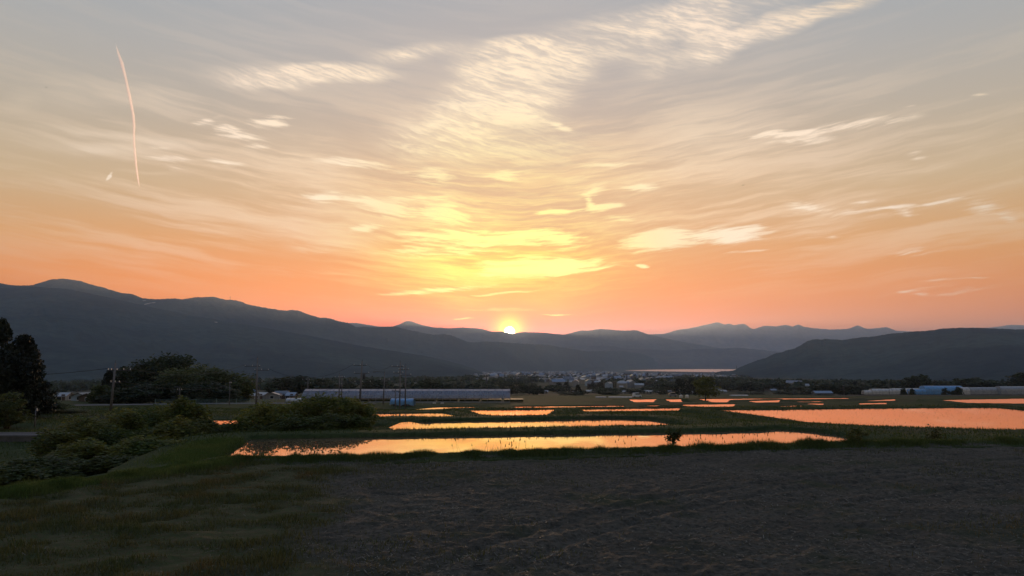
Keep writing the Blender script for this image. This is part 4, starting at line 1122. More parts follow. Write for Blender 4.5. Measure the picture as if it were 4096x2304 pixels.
# ------------------------------------------------------------------ sheds, houses
def gable(L, W, H, roof_h, over=0.35):
    """wall solid and the two-slope roof slab, ridge along x"""
    wv = MB()
    a, b = L / 2, W / 2
    wv.face([(-a, -b, 0), (a, -b, 0), (a, -b, H), (-a, -b, H)]); wv.face([(a, b, 0), (-a, b, 0), (-a, b, H), (a, b, H)])
    wv.face([(a, -b, 0), (a, b, 0), (a, b, H), (a, 0, H + roof_h), (a, -b, H)]); wv.face([(-a, b, 0), (-a, -b, 0), (-a, -b, H), (-a, 0, H + roof_h), (-a, b, H)])
    rv = MB(); th = 0.16
    ao, bo = a + over, b + over; dz = roof_h * over / b
    for s in (-1, 1):
        e = (0, s * bo, H - dz); 
        q = [(-ao, 0, H + roof_h + 0.02), (ao, 0, H + roof_h + 0.02), (ao, e[1], e[2] + 0.02), (-ao, e[1], e[2] + 0.02)]
        if s > 0: q = q[::-1]
        top = [(x, y, z + th) for x, y, z in q]
        n = len(rv.v); rv.v += q + top
        for fidx in ((3, 2, 1, 0), (4, 5, 6, 7), (0, 1, 5, 4), (1, 2, 6, 5), (2, 3, 7, 6), (3, 0, 4, 7)): rv.f.append([n + i for i in fidx])
    return wv, rv
_hc = {}
def house(label, px, y_ridge, wpx, Y, wall, roof, turn=0.0, group=None, detail=1, hh=None, depth=None, name="house"):
    pt = P(px, y_ridge, Y); z0 = gz1(pt[0], Y) - 0.15
    W_ = wpx / FPX * Y; D = depth or max(5.0, W_ * 0.75)
    tot = max(pt[2] - z0, 2.4) if hh is None else hh
    if hh is not None: z0 = pt[2] - hh
    rh = min(1.9, tot * 0.34); H = tot - rh - 0.18
    g = thing(name, label, "house", (pt[0], Y, z0), turn, group)
    L, Wd = (W_, D)
    wv, rv = gable(L, Wd, H, rh)
    wo = wv.build("wall", M_WALLS[wall], g); rv.build("roof", M_ROOFS[roof], g)
    if detail:
        nw = max(2, int(L / 2.6)); storeys = 2 if H > 4.2 else 1
        for s_ in range(storeys):
            zc = H * ((s_ + 0.55) / storeys)
            for i in range(nw):
                x = -L / 2 + L * (i + 0.5) / nw
                if s_ == 0 and i == nw // 2 and detail > 0:
                    MB().box((x, -Wd / 2 - 0.02, 1.0), (0.95, 0.07, 2.0)).build("door", M_ROOFS[2], g)
                    continue
                w1 = MB().box((x, -Wd / 2 - 0.02, zc), (1.5, 0.08, 1.1)).build("window", M_WHITE, g)
                MB().box((x, -Wd / 2 - 0.065, zc), (1.34, 0.03, 0.94)).build("pane", M_PANE, w1)
        for sx in (-1, 1):
            w1 = MB().box((sx * (L / 2 + 0.02), 0, H * 0.6), (0.08, 1.3, 1.0)).build("window", M_WHITE, g)
            MB().box((sx * (L / 2 + 0.065), 0, H * 0.6), (0.03, 1.14, 0.84)).build("pane", M_PANE, w1)
    return g
house("pale blue gabled house left of the dark round trees", 334, 1577, 46, 205, 2, 0, math.pi / 2 * 0.85)
house("dark gabled house with pale roof edges left of the round trees", 367, 1586, 48, 195, 3, 0, math.pi / 2 * 0.9)
house("dark roofed house farthest back left of the round trees", 350, 1569, 40, 240, 3, 2, 0.2)
house("white low house half hidden by the left conifers", 262, 1585, 32, 215, 0, 1, 0.1)
house("white two-storey house between round trees and tall pole", 1005, 1552, 34, 262, 0, 4, 0.15)
house("long white low building right of the round trees", 1010, 1574, 36, 240, 0, 3, 0.05)
house("white-roofed house right of the tall left pole", 1055, 1570, 30, 250, 4, 3, -0.25)
house("small white gable-ended house behind the left thicket", 1092, 1569, 22, 246, 0, 1, math.pi / 2)
house("dark roofed house under the tree mound left of the greenhouse", 1128, 1563, 46, 256, 3, 0, 0.2)
house("dark shed with a white spot left of the greenhouse", 1168, 1576, 30, 250, 3, 4, 0.0)
def shed():
    pt = P(3288, 1564, 400); z0 = gz1(pt[0], 400); h = pt[2] - z0; W_ = 70 / FPX * 400
    g = thing("field_shed", "long grey-green shed with sloping roof before the tree belt", "shed", (pt[0], 400, z0), 0.03)
    wv, rv = gable(W_, 5.0, h * 0.55, h * 0.42, 0.2)
    wv.build("wall", M_CONC, g); rv.build("roof", M_ROOFS[4], g)
    MB().box((-W_ * 0.3, -2.53, h * 0.24), (1.8, 0.06, h * 0.48)).build("door", M_DARKMETAL, g)
shed()
TOWN = [(2358, 1570, 34, 340, 4, 3, 0.35, "pale long-roofed house left of the dark dome tree"), (2374, 1561, 18, 360, 0, 1, -0.2, "small pale house on the left shoulder of the dark dome tree"),
  (2458, 1572, 14, 330, 0, 3, 0.1, "tiny cream house right of the dark dome tree"), (2490, 1565, 26, 345, 4, 1, 0.05, "grey-roofed house above the long low tunnel"),
  (2506, 1572, 40, 325, 4, 1, 0.1, "wide low grey house just above the long low tunnel"), (2578, 1565, 30, 350, 4, 3, 0.0, "pale-roofed house left of the cypresses, upper one"),
  (2590, 1573, 40, 330, 1, 3, -0.2, "wide cream house left of the cypresses, lower one"), (2637, 1561, 20, 355, 0, 1, 0.2, "dark-fronted narrow house left of the cypresses"),
  (2640, 1572, 22, 325, 0, 3, 0.0, "small white house next to the cypresses"), (2668, 1563, 30, 345, 4, 0, 0.2, "grey two-storey house touching the cypresses"),
  (2555, 1533, 36, 640, 0, 3, 0.05, "long white building standing above the town trees"), (2440, 1535, 14, 620, 0, 1, 0.2, "small white block among the town trees"),
  (2484, 1542, 14, 560, 1, 3, 0.1, "pale round-looking house in the town's middle"), (2230, 1564, 22, 380, 4, 1, 0.4, "sloping grey roof left of the spire tree"),
  (2120, 1572, 26, 330, 1, 3, 0.1, "pale low house right of the long greenhouse"), (2180, 1576, 24, 320, 0, 1, -0.1, "low pale house behind the spire shrub"),
  (2730, 1570, 26, 335, 0, 3, 0.1, "white house in front of the cypresses"), (2760, 1575, 22, 310, 0, 1, -0.3, "bluish white house right of the cypresses' foot"),
  (2866, 1558, 22, 380, 0, 3, 0.0, "white low house right of the lone yellowish tree"), (2890, 1560, 26, 372, 4, 3, 0.1, "pale-roofed house farther right of the lone yellowish tree"),
  (3036, 1550, 34, 430, 4, 4, 0.1, "dark grey house left in the right tree belt"), (3066, 1551, 24, 425, 0, 1, -0.1, "pale house beside the dark grey one in the right belt"),
  (3110, 1548, 30, 420, 0, 0, 0.15, "white two-storey house under the right tree belt"), (3092, 1555, 22, 405, 3, 1, 0.0, "dark house with a pale eave under the right belt"),
  (3228, 1562, 22, 380, 4, 3, 0.0, "low white roof left of the grey shed"), (3633, 1547, 24, 372, 3, 4, 0.1, "dark roof showing behind the cream tunnel"),
  (3982, 1527, 14, 480, 0, 3, 0.0, "small bright white house high in the right tree belt"), (2300, 1590, 20, 290, 1, 2, 0.2, "low brownish house at the foot of the spire shrub")]
for (px, yr, w_, Yd, wl, rf, tn, lab) in TOWN:
    Yd = Yd * 1.75 if Yd < 500 else Yd * 1.5
    house(lab, px, yr, w_, Yd, wl, rf, tn, "houses of the near town", detail=1 if Yd < 620 else 0)
# more of the town: many alike small houses further out
rt = random.Random(4)
protos = []
for k in range(6):
    wv, rv = gable(9 + k, 7, 5.0 + (k % 3), 2.0)
    protos.append((wv.mesh("wall", M_WALLS[k % 5]), rv.mesh("roof", M_ROOFS[(k * 2 + 1) % 5])))
cnt = 0
ROOFW = ['silver', 'blue-grey', 'brown', 'dark', 'pale', 'silver']
WHERE = lambda px: 'left' if px < 2250 else 'middle' if px < 2600 else 'right'
while cnt < 90:
    px = rt.gauss(2350, 260) if cnt % 3 else rt.uniform(1950, 3250)
    Yd = 900 * math.exp(rt.random() * 0.95)
    if not 1900 < px < 3300 or (px > 2830 and Yd > 1300): continue
    p = P(px, 1500, Yd); kk = rt.randrange(6); wm, rm = protos[kk]
    o = thing("town_house", "small far house with %s roof in the %s of the valley town" % (ROOFW[kk], WHERE(px)), "house", (p[0], Yd, far_z(p[0], Yd) - 0.3), rt.random() * 3.1, "small %s-roofed houses in the %s of the valley town" % (ROOFW[kk], WHERE(px)))
    sc_ = 0.8 + 0.6 * rt.random(); o.scale = (sc_, sc_, sc_)
    link("wall", wm, o); link("roof", rm, o)
    cnt += 1
# the city on the valley floor: a far mass of roofs
def city(n, seed):
    r = np.random.default_rng(seed)
    Yd = 1500 * np.exp(r.random(n) ** 0.8 * math.log(7600 / 1500)); px = np.where(r.random(n) < 0.6, r.normal(2300, 190, n), r.uniform(1900, 2950, n))
    a = (px - 2048) / FPX
    k = (px > 1880 + (Yd - 1500) * 0.02) & (px < 2960 - np.clip((2600 - Yd) * 0.12, 0, 200))
    k &= (px < 2470) | (Yd < 5000); k &= r.random(n) < np.clip(1.5 - Yd / 6500, 0.15, 1)
    Yd, a = Yd[k], a[k]; n = len(Yd)
    X = a * Yd; Z = np.interp(np.hypot(X, Yd), PR_Y, PR_Z)
    L = 8 + 34 * r.random(n) ** 6; W_ = 7 + 6 * r.random(n); H = 4 + 2.5 * r.random(n) + 9 * r.random(n) ** 14; t = r.random(n) * np.pi
    ca, sa = np.cos(t), np.sin(t)
    sg = np.array([(-1, -1, 0), (1, -1, 0), (1, 1, 0), (-1, 1, 0), (-1, -1, 1), (1, -1, 1), (1, 1, 1), (-1, 1, 1), (-1, 0, 1.35), (1, 0, 1.35)])
    v = np.zeros((n, 10, 3))
    for i, (sx, sy, sz) in enumerate(sg):
        v[:, i] = np.stack([X + sx * L / 2 * ca - sy * W_ / 2 * sa, Yd + sx * L / 2 * sa + sy * W_ / 2 * ca, Z - 1 + (H + 1) * sz], -1)
    fq = np.array([(0, 1, 5, 4), (2, 3, 7, 6), (1, 2, 6, 5), (3, 0, 4, 7), (4, 5, 9, 8), (6, 7, 8, 9)])
    f = (np.arange(n)[:, None, None] * 10 + fq[None]).reshape(-1, 4)
    mi = np.tile(np.array([0, 0, 0, 0, 1, 1]), n) + np.repeat(r.choice([0, 0, 0, 0, 2, 2, 2, 4], n), 6)
    return v.reshape(-1, 3), f, mi
v, f, mi = city(5200, 77)
me = mesh_np("city_buildings", v, f, False, [M_WALLS[3], M_ROOFS[0], M_WALLS[4], M_ROOFS[4], M_WALLS[1], M_ROOFS[1]], mi)
tag(link("city_buildings", me), kind='stuff')
# woods between the city's roofs
def wood(name, n, fy, seed, size=6.0):
    r = np.random.default_rng(seed)
    px, Yd = fy(r, n)
    X = (px - 2048) / FPX * Yd; Z = np.interp(np.hypot(X, Yd), PR_Y, PR_Z)
    k = fbm(X * 0.004 + seed, Yd * 0.0025, 3) > 0.47
    X, Yd, Z = X[k], Yd[k], Z[k]; n = len(X); q = 14
    off = r.normal(0, 1, (n, q, 3)); off /= np.linalg.norm(off, axis=2, keepdims=True)
    sc_ = size * (0.6 + 0.8 * r.random((n, 1, 1)))
    c = np.stack([X, Yd, Z + size * 0.8], -1)[:, None, :] + off * sc_ * np.array([0.8, 0.8, 0.75])
    d1 = r.normal(0, 1, (n, q, 3)); d1 /= np.linalg.norm(d1, axis=2, keepdims=True); d2 = np.cross(d1, off); d2 /= np.maximum(np.linalg.norm(d2, axis=2, keepdims=True), .1)
    L = sc_ * 0.75
    v = np.stack([c - d1 * L, c + d2 * L, c + d1 * L, c - d2 * L], 2)
    stuff(name, v.reshape(-1, 3), np.arange(n * q * 4).reshape(-1, 4), M_BROAD)
wood("valley_woods", 4200, lambda r, n: (r.uniform(1850, 3000, n), 1000 * np.exp(r.random(n) * 1.0)), 21, 5.0)
wood("valley_woods", 2600, lambda r, n: (r.uniform(-300, 2000, n), 900 * np.exp(r.random(n) * 0.9)), 22, 5.0)
wood("valley_woods", 2600, lambda r, n: (r.uniform(2800, 4500, n), 750 * np.exp(r.random(n) * 0.8)), 23, 5.0)
# ------------------------------------------------------------------ trees one can tell apart
C_ROUND = [crown_mesh("crown", M_BROAD, 1700, 40, 0.115, 200 + k, shape='round', spread=0.17, flat=0.7) for k in range(4)]
C_CONIF = [crown_mesh("crown", M_CONIF, 2200, 90, 0.085, 210 + k, shape='conifer', spread=0.085, flat=0.5) for k in range(3)]
C_COL = [crown_mesh("crown", M_CONIF, 1500, 60, 0.10, 220 + k, shape='column', spread=0.11, flat=1.2) for k in range(2)]
C_BUSHF = [crown_mesh("crown", M_BROAD, 1100, 34, 0.12, 230 + k, shape='bush', spread=0.17, flat=0.6) for k in range(3)]
tc_ = 0
def tree(label, px, top, wd, Yd, kind='round', group="trees of the valley belt", big=None, name=None):
    global tc_
    tc_ += 1
    cm, lb, nm = {'round': (C_ROUND[tc_ % 4], LIMB_TREE[tc_ % 3], "broadleaf_tree"), 'conifer': (C_CONIF[tc_ % 3], LIMB_CONIF[tc_ % 2], "conifer_tree"),
                  'column': (C_COL[tc_ % 2], LIMB_CONIF[tc_ % 2], "cypress_tree"), 'bush': (C_BUSHF[tc_ % 3], LIMB_BUSH[tc_ % 3], "shrub")}[kind]
    if big is not None: cm = big
    return plant(name or nm, label, "tree" if kind != 'bush' else "shrub", px, top, wd, Yd, cm, lb, group)
def bigc(m, n, cl, size, seed, shape, **k): return crown_mesh("crown", m, n, cl, size, seed, shape=shape, **k)
LT = "dark conifers at the left margin"
tree("tallest dark conifer at the left margin", 12, 1276, 190, 74, 'conifer', LT, bigc(M_CONIF, 9000, 240, 0.050, 300, 'conifer', spread=0.07, flat=0.5))
tree("dark conifer with a ragged top, right one at the left margin", 104, 1342, 230, 72, 'conifer', LT, bigc(M_CONIF, 11000, 260, 0.050, 301, 'conifer', spread=0.08, flat=0.5))
tree("dark conifer cut off by the left margin", -90, 1300, 240, 76, 'conifer', LT, bigc(M_CONIF, 6000, 200, 0.055, 302, 'conifer', spread=0.08, flat=0.5))
tree("dark low conifer filling in between the two left conifers", 60, 1400, 200, 70, 'conifer', LT, bigc(M_CONIF, 8000, 200, 0.055, 303, 'column', spread=0.10, flat=0.8))
tree("round leafy bush below the left conifers, beside the road", 35, 1566, 170, 60, 'bush', None, bigc(M_BUSH_D, 5000, 60, 0.055, 304, 'bush', spread=0.14, flat=0.6))
tree("sloping dark shrub right of the left conifers", 190, 1590, 140, 78, 'bush', None, bigc(M_BUSH_D, 4000, 60, 0.055, 305, 'bush', spread=0.14, flat=0.6))
tree("low shrub on the slope under the left conifers", 260, 1635, 160, 80, 'bush', None, bigc(M_BUSH_D, 4000, 60, 0.055, 306, 'bush', spread=0.14, flat=0.6))
GV = "round grove in the left middle distance"
for i, (px, tp, w_, Yd, kd, mt, lab) in enumerate([
    (437, 1500, 60, 168, 'conifer', M_CONIF, "slim conifer at the left end of the round grove"), (405, 1545, 70, 160, 'bush', M_BUSH_D, "low shrub at the left foot of the round grove"),
    (490, 1500, 110, 172, 'round', M_BROAD, "dark tree on the left slope of the round grove"), (545, 1458, 150, 178, 'round', M_BROAD, "dark round tree left of the grove's top"),
    (620, 1446, 150, 180, 'round', M_BROAD, "dark round tree just left of the grove's top"), (705, 1418, 180, 184, 'round', M_BROAD, "tallest dark tree of the round grove"),
    (780, 1468, 260, 165, 'round', M_BUSH_D, "broad fresh green tree in the middle of the grove"), (890, 1486, 200, 168, 'round', M_BUSH_D, "green tree on the right slope of the grove"),
    (955, 1525, 110, 165, 'round', M_BUSH_D, "smallest green tree at the grove's right end"), (830, 1530, 200, 150, 'bush', M_BROAD, "dark shrub at the right foot of the grove"),
    (640, 1520, 230, 158, 'bush', M_BROAD, "dark undergrowth in the middle of the grove"), (520, 1550, 160, 155, 'bush', M_BROAD, "dark undergrowth at the left of the grove")]):
    wm = w_ / FPX * Yd
    tree(lab, px, tp - 4, w_ * 1.25, Yd, kd, GV, bigc(mt, 6500, 110, min(0.62 / wm, 0.12), 320 + i, kd, spread=0.15, flat=1.0))
BELT = [(1112, 1530, 110, 345, 'round'), (1180, 1506, 170, 352, 'round'), (1265, 1514, 150, 350, 'round'), (1322, 1534, 100, 345, 'round'), (1405, 1532, 100, 330, 'round'), (1500, 1520, 130, 326, 'round'),
  (1590, 1542, 90, 330, 'round'), (1655, 1546, 80, 320, 'round'), (1725, 1520, 130, 330, 'round'), (1680, 1530, 90, 325, 'round'), (1790, 1534, 80, 326, 'round'), (1850, 1526, 170, 520, 'round'), (1960, 1534, 140, 470, 'round'),
  (2040, 1526, 150, 540, 'round'), (2030, 1546, 120, 380, 'round'), (2118, 1534, 130, 330, 'round'), (2150, 1548, 70, 322, 'round'), (2235, 1530, 70, 460, 'conifer'), (2265, 1528, 60, 465, 'conifer'), (2212, 1540, 90, 455, 'round'),
  (2312, 1538, 44, 285, 'conifer'), (2290, 1566, 120, 282, 'bush'), (2330, 1560, 50, 284, 'bush'), (2370, 1530, 70, 520, 'conifer'), (2400, 1528, 70, 525, 'conifer'), (2425, 1550, 120, 318, 'round'), (2440, 1562, 90, 310, 'round'),
  (2500, 1552, 110, 400, 'round'), (2545, 1556, 80, 390, 'round'), (2600, 1545, 90, 520, 'round'), (2655, 1530, 130, 430, 'round'), (2640, 1552, 70, 360, 'bush'), (2470, 1552, 60, 420, 'conifer'),
  (2920, 1530, 110, 520, 'round'), (2985, 1526, 130, 500, 'round'), (3055, 1530, 120, 520, 'round'), (3125, 1531, 100, 510, 'round'), (3190, 1544, 110, 470, 'round'), (3160, 1560, 130, 385, 'bush'), (3010, 1566, 120, 390, 'bush'), (3240, 1555, 70, 380, 'bush'),
  (3292, 1534, 130, 372, 'round'), (3372, 1536, 130, 375, 'round'), (3340, 1520, 120, 600, 'round'), (3422, 1524, 60, 480, 'conifer'), (3450, 1540, 150, 380, 'round'), (3520, 1532, 100, 420, 'round'), (3548, 1519, 80, 430, 'round'),
  (3605, 1524, 90, 430, 'round'), (3672, 1502, 110, 420, 'round'), (3742, 1524, 50, 430, 'conifer'), (3795, 1526, 100, 430, 'round'), (3835, 1520, 90, 440, 'round'), (3885, 1508, 150, 440, 'round'), (3965, 1522, 130, 430, 'round'),
  (4045, 1520, 60, 430, 'conifer'), (4088, 1486, 120, 410, 'round'), (4200, 1505, 140, 430, 'round'), (4010, 1530, 90, 425, 'round'), (3720, 1540, 80, 415, 'round')]
ORD = ["first", "second", "third", "fourth", "fifth", "sixth", "seventh", "eighth", "ninth", "tenth", "eleventh", "twelfth", "thirteenth", "fourteenth", "fifteenth",
       "sixteenth", "seventeenth", "eighteenth", "nineteenth", "twentieth", "twenty-first", "twenty-second", "twenty-third", "twenty-fourth"]
seen = {}
for (px, tp, w_, Yd, kd) in sorted(BELT):
    side = "behind the long greenhouse" if px < 2060 else "among the near town's roofs" if px < 2880 else "behind the right greenhouses"
    look = {'round': "dark round-crowned trees ", 'conifer': "slim dark conifers ", 'bush': "low dark shrubs "}[kd]
    n_ = seen[look + side] = seen.get(look + side, -1) + 1
    tree(ORD[n_] + " from the left of the " + look + side, px, tp, w_ * 1.06, Yd * (1.45 if px > 2060 else 1.1), kd, look + side)
for i, (px, tp, w_, lab) in enumerate([(2716, 1515, 44, "leftmost of the tall dark cypresses right of the town"), (2741, 1520, 40, "second of the tall dark cypresses right of the town"),
        (2765, 1514, 42, "third and highest of the tall dark cypresses"), (2784, 1532, 28, "rightmost and shortest of the tall dark cypresses")]):
    tree(lab, px, tp, w_ * 1.15, 440 + i * 2, 'column', "tall cypresses right of the town")
tree("lone yellowish spring tree standing before the cypresses by the paddies", 2820, 1510, 128, 172, 'round', None, bigc(M_SPRING, 1500, 34, 0.085, 350, 'fan', spread=0.17, flat=0.9), "lone_tree")
for i, (px, tp, w_, lab) in enumerate([(3613, 1553, 24, "small garden tree before the cream tunnel"), (3648, 1553, 28, "small garden tree at the left end of the blue annex"), (3778, 1551, 24, "thin garden tree before the blue greenhouse"),
        (3799, 1560, 22, "low garden bush before the blue greenhouse"), (3813, 1559, 18, "second low garden bush before the blue greenhouse"), (3832, 1546, 40, "largest garden tree at the right end of the blue greenhouse")]):
    tree(lab, px, tp, w_, 452, 'round' if i not in (3, 4) else 'bush', "garden trees before the right greenhouses", name="garden_tree")

# ------------------------------------------------------------------ ground pieces: road, wall, bare field, fence
def strip(name, px_pts, z_off, half, m, step=1.5, zs=None):
    pts = [Vector(p) for p in px_pts]; v, f = [], []
    out = []
    for a, b in zip(pts[:-1], pts[1:]):
        n = max(2, int((b - a).length / step))
        for i in range(n): out.append(a.lerp(b, i / n))
    out.append(pts[-1])
    for i, p in enumerate(out):
        d = (out[min(i + 1, len(out) - 1)] - out[max(i - 1, 0)]); d.z = 0; d.normalize(); s = Vector((-d.y, d.x, 0))
        for k in (-1, 1): v.append(tuple(p + s * (half * k) + Vector((0, 0, z_off))))
    for i in range(len(out) - 1): f.append([2 * i, 2 * i + 1, 2 * i + 3, 2 * i + 2])
    return mesh_np(name, v, f, False, [m])
rd = [P(-700, 1744, 53.5), P(-200, 1743, 53.5), P(100, 1742, 53.5), P(320, 1742, 53.5)]
tag(link("road", strip("road", rd, 0.10, 1.3, M_ASPHALT)), kind='structure')
wl = MB()
a, b = P(-700, 1752, 51.8), P(300, 1751, 51.8)
w_o = thing("retaining_wall", "low concrete wall under the road at the left margin", "wall", ((a[0] + b[0]) / 2, 51.8, a[2] - 1.0))
Lw = b[0] - a[0]
for k in range(8):
    MB().box((-Lw / 2 + Lw * (k + 0.5) / 8, 0, 0.45), (Lw / 8 - 0.03, 0.3, 1.3)).build("concrete_panel", M_CONC, w_o)
MB().box((0, 0, 1.15), (Lw, 0.42, 0.12)).build("coping", M_CONC, w_o)
# bare brown field before the right greenhouses
v = []
for px in range(3330, 4500, 40):
    for yy in (372, 418): 
        x = P(px, 1580, yy)[0]; v.append((x, yy, float(ground_z(np.array([x]), np.array([float(yy)]))[0]) + 0.12))
f = [[2 * i, 2 * i + 2, 2 * i + 3, 2 * i + 1] for i in range(len(v) // 2 - 1)]
tag(link("bare_field", mesh_np("bare_field", v, f, False, [M_DRYFIELD])), kind='structure')
# lane and guard fence in front of the round grove
lane = []
for px, yd in ((300, 128), (480, 132), (640, 136), (800, 140), (960, 142), (1120, 143), (1300, 142), (1500, 140)):
    x = P(px, 1600, yd)[0]; lane.append(Vector((x, yd, gz1(x, yd))))
tag(link("lane", strip("lane", lane, 0.16, 1.5, M_CONC)), kind='structure')
fn = thing("guard_fence", "bluish green mesh fence running along the lane before the grove", "fence", tuple(lane[2]))
M_FENCE = simple("fence_paint", (0.16, 0.27, 0.26), 0.6)
for a, b in zip(lane[2:5], lane[3:6]):
    n = max(1, int((b - a).length / 2.4))
    for i in range(n):
        p, q = a.lerp(b, i / n) - lane[2], a.lerp(b, (i + 1) / n) - lane[2]
        p.y -= 1.8; q.y -= 1.8
        MB().tube(p, p + Vector((0, 0, 1.2)), 0.04, seg=6).build("post", M_FENCE, fn)
        mb = MB()
        for k in range(5): mb.tube(p + Vector((0, 0, 0.25 + 0.2 * k)), q + Vector((0, 0, 0.25 + 0.2 * k)), 0.022, seg=4)
        mb.build("rail_panel", M_FENCE, fn)
# vehicles and small pale things beside the town
def van(label, px, Yd, body, rz):
    p = P(px, 1590, Yd); z0 = gz1(p[0], Yd)
    g = thing("parked_van", label, "van", (p[0], Yd, z0), rz)
    prof = [(-1.7, 0.35), (-1.72, 1.0), (-1.5, 1.85), (0.75, 1.9), (1.25, 1.15), (1.72, 1.0), (1.75, 0.35)]
    mb = MB(); n = len(prof)
    for s in (-0.74, 0.74): mb.v += [(x, s, z) for x, z in prof]
    mb.f += [list(range(n))[::-1], list(range(n, 2 * n))] + [[i, (i + 1) % n, n + (i + 1) % n, n + i] for i in range(n)]
    mb.build("body", body, g)
    for s in (-0.75, 0.75):
        MB().box((0.1, s, 1.45), (1.9, 0.02, 0.5)).build("side_window", M_PANE, g)
        for x in (-1.1, 1.1): MB().tube((x, s - 0.06, 0.3), (x, s + 0.06, 0.3), 0.3, seg=12).build("wheel", M_WIRE, g)
    MB().face([(0.80, -0.62, 1.80), (0.80, 0.62, 1.80), (1.24, 0.64, 1.22), (1.24, -0.64, 1.22)]).build("windscreen", M_PANE, g)
van("white van parked at the right end of the long low tunnel", 2548, 300, M_WHITE, 0.1)
van("silvery van parked below the cypresses", 2692, 330, M_ROOFS[1], -0.2)
for px, lab in ((2724, "left of two pale covered bales before the cypresses"), (2748, "right of two pale covered bales before the cypresses")):
    p = P(px, 1591, 290); z0 = gz1(p[0], 290); hb_ = 1.15
    g = thing("covered_bale", lab, "bale", (p[0], 290, z0), 0.4, "covered bales before the cypresses")
    mb = MB(); 
    ring = [(0.62, 0), (0.70, 0.35), (0.62, 0.85), (0.35, hb_), (0.05, hb_ + 0.05)]
    for (r_, z) in ring: mb.v += [(r_ * math.cos(t * math.pi / 6), r_ * math.sin(t * math.pi / 6), z) for t in range(12)]
    for i in range(len(ring) - 1):
        for t in range(12): mb.f.append([i * 12 + t, i * 12 + (t + 1) % 12, (i + 1) * 12 + (t + 1) % 12, (i + 1) * 12 + t])
    mb.f.append([(len(ring) - 1) * 12 + t for t in range(12)])
    mb.build("cover", M_FILM_W, g, True); MB().path([(0.72 * math.cos(t * math.pi / 6), 0.72 * math.sin(t * math.pi / 6), 0.42) for t in range(13)], 0.02, 4).build("tie_rope", M_WIRE, g)

# ------------------------------------------------------------------ far masts and pylons, mountain clearings
def pylon(label, px, top, Yd, z0=None, w=None, name="transmission_tower"):
    pt = P(px, top, Yd); z0 = far_z(pt[0], Yd) if z0 is None else z0
    h = pt[2] - z0; w = w or h * 0.16
    g = thing(name, label, "tower", (pt[0], Yd, z0), 0.4, "far towers")
    mb = MB(); t = h * 0.006 + 0.12
    for sx, sy in ((-1, -1), (1, -1), (1, 1), (-1, 1)):
        MB().path([(sx * w / 2, sy * w / 2, 0), (sx * w * 0.16, sy * w * 0.16, h * 0.6), (sx * w * 0.05, sy * w * 0.05, h)], t * 1.4, 4).build("leg", M_DARKMETAL, g)
    for k in range(6):
        z = h * (0.08 + 0.13 * k); q = w / 2 * (1 - z / h * 1.0) + 0.1
        mb.path([(-q, -q, z), (q, -q, z + h * 0.11), (q, q, z), (-q, q, z + h * 0.11), (-q, -q, z)], t * 0.7, 4)
    mb.build("bracing", M_DARKMETAL, g)
    for z, L in ((0.97, 0.5), (0.86, 0.8), (0.75, 0.6)):
        MB().tube((-w * L, 0, h * z), (w * L, 0, h * z), t * 0.8, seg=4).build("crossarm", M_DARKMETAL, g)
for px, tp, Yd, lab in ((1946, 1498, 900, "dark tower at the left edge of the city"), (2127, 1512, 900, "thin tower over the trees right of the greenhouse"), (2272, 1516, 800, "short tower above the conifer clump in the town"),
        (2507, 1496, 1100, "tower in the middle of the city below the lake"), (2620, 1508, 1000, "faint tower below the lake's middle"), (1672, 1504, 1000, "faint left tower over the trees behind the greenhouse"), (1699, 1500, 1000, "faint right tower over the trees behind the greenhouse")):
    pylon(lab, px, tp, Yd)
pylon("mast on the ridge of the left mountain", 921, 1186, 6918, P(921, 1204, 6918)[2] - 6, 5, "radio_mast")
pylon("mast on the shoulder of the right hill by the lake", 2946, 1462, 4030, P(2946, 1486, 4030)[2] - 6, 6, "radio_mast")
# fresh clearings on the mountain flank, laid onto its surface
dg = bpy.context.evaluated_depsgraph_get()
def clearing(pxs, m, lift=6.0):
    v = []
    for x, y in pxs:
        a, b = ray(x, y); d = Vector((a, 1, b)).normalized()
        for nm in ("left_foothill", "left_mountain", "right_hill"):
            ob = bpy.data.objects[nm]
            ok, loc, nor, _ = ob.ray_cast(Vector((0, 0, EYE)), d)
            if ok: break
        if not ok: return
        v.append(tuple(loc - d * lift * 3))
    tag(link("mountain_clearing", mesh_np("mountain_clearing", v, [list(range(len(v)))], False, [m])), kind='structure')
M_CLEAR = simple("dry_clearing", (0.30, 0.27, 0.22), 0.9)
clearing([(577, 1216), (600, 1211), (622, 1208), (622, 1211), (600, 1214), (578, 1219)], M_CLEAR)
clearing([(570, 1202), (584, 1200), (584, 1203), (571, 1204)], M_CLEAR)
clearing([(856, 1287), (868, 1287), (872, 1291), (862, 1290)], M_CLEAR)

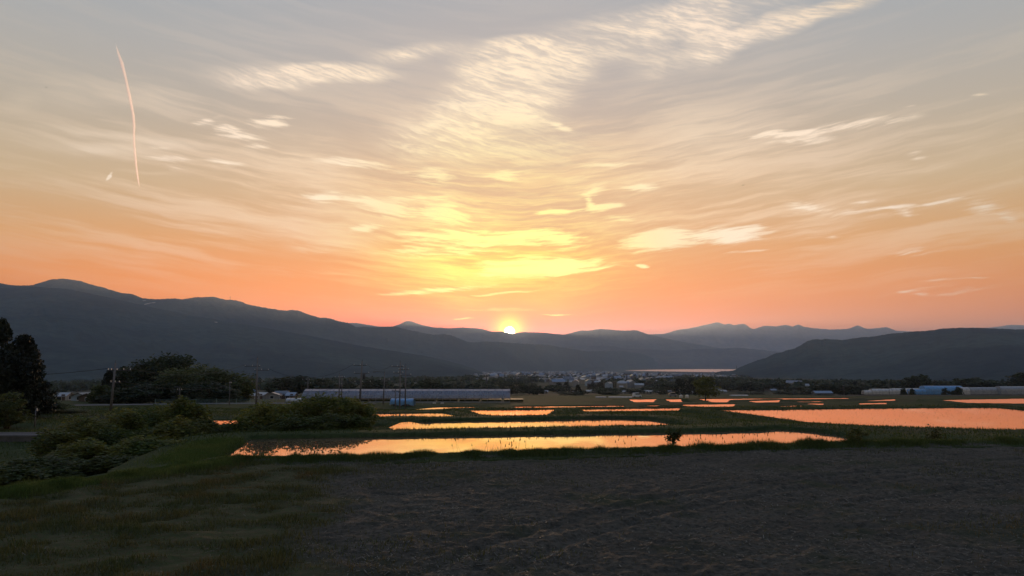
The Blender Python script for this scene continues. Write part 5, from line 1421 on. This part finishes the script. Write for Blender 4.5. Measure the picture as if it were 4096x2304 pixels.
# ------------------------------------------------------------------ contrail and birds
M_TRAIL, b, out = mat("contrail_ice")
S.nt.nodes.remove(b)
vv_ = S.node('ShaderNodeVolumePrincipled'); vv_.inputs['Color'].default_value = (0.97, 0.98, 1.0, 1)
vv_.inputs['Density'].default_value = 0.0055; vv_.inputs['Anisotropy'].default_value = 0.6
S.nt.links.new(vv_.outputs[0], out.inputs['Volume'])
ALT = 8200.0
tp = [(462, 172, 1, .15), (466, 188, 4, .2), (474, 215, 9, .4), (488, 255, 14, .7), (500, 300, 11, .9), (506, 325, 10, 1), (516, 375, 12, 1), (526, 420, 11, 1), (534, 465, 11, 1), (537, 505, 9, 1), (536, 535, 8, 1), (537, 575, 8, 1), (541, 620, 8, 1), (546, 670, 8, 1), (552, 715, 7, 1), (557, 745, 3, .8)]
ctr, v, f, th_ = [], [], [], []
for (x, y, w_, k) in tp:
    a, b_ = ray(x, y); Yd = (ALT - EYE) / b_; ctr.append((Vector((a * Yd, Yd, ALT)), w_ * 0.46 / FPX * Yd, k))
for i, (c, r_, k) in enumerate(ctr):
    d = (ctr[min(i + 1, len(ctr) - 1)][0] - ctr[max(i - 1, 0)][0]).normalized(); s = d.cross(Vector((0, 0, 1))).normalized(); u = s.cross(d)
    for t in range(16):
        an = t * math.pi / 8; wob = 1 + 0.12 * math.sin(i * 2.1 + t); v.append(tuple(c + (s * math.cos(an) + u * math.sin(an)) * (r_ * wob))); th_.append(k)
for i in range(len(ctr) - 1):
    for t in range(16): f.append([i * 16 + t, i * 16 + (t + 1) % 16, (i + 1) * 16 + (t + 1) % 16, (i + 1) * 16 + t])
f.append(list(range(16))[::-1]); f.append([(len(ctr) - 1) * 16 + t for t in range(16)])
f = [q[::-1] for q in f]
me = mesh_np("contrail", v, f, True, [M_TRAIL])
tag(link("contrail", me), "pale vertical contrail in the upper left sky", "contrail")
M_BIRD = simple("bird_plumage", (0.03, 0.03, 0.03), 0.8)
def bird(label, px, py, span_px, Yd, rz):
    p = P(px, py, Yd); s = span_px / FPX * Yd
    g = thing("flying_bird", label, "bird", tuple(p), rz, "birds in flight")
    mb = MB(); mb.path([(-0.32 * s, 0, 0), (-0.12 * s, 0, 0.01 * s), (0.12 * s, 0, 0.02 * s), (0.26 * s, 0, 0.03 * s)], [0.01 * s, 0.07 * s, 0.06 * s, 0.02 * s], 7); mb.build("body", M_BIRD, g, True)
    for q in (-1, 1):
        v = [(0.12 * s, 0, 0.03 * s), (-0.10 * s, 0, 0.02 * s), (-0.12 * s, q * 0.25 * s, 0.12 * s), (-0.05 * s, q * 0.5 * s, 0.08 * s), (0.08 * s, q * 0.26 * s, 0.13 * s)]
        low = [(x, y, z - 0.012 * s) for x, y, z in v]
        MB_ = MB(); MB_.v = v + low; MB_.f = [[0, 1, 2, 3, 4], [9, 8, 7, 6, 5]] + [[i, (i + 1) % 5, 5 + (i + 1) % 5, 5 + i] for i in range(5)]
        MB_.build("wing", M_BIRD, g)
    MB().face([(-0.30 * s, 0, 0.01 * s), (-0.42 * s, 0.06 * s, 0), (-0.42 * s, -0.06 * s, 0)]).build("tail", M_BIRD, g)
bird("small dark bird high in the left sky", 185, 350, 11, 120, 0.4)
bird("small dark bird in the right sky", 2973, 741, 11, 130, 1.2)
bird("small dark bird before the mountain left of the sun", 1687, 1410, 8, 150, 2.0)
bird("tiny dark bird before the left mountain", 1134, 1422, 8, 160, 0.2)
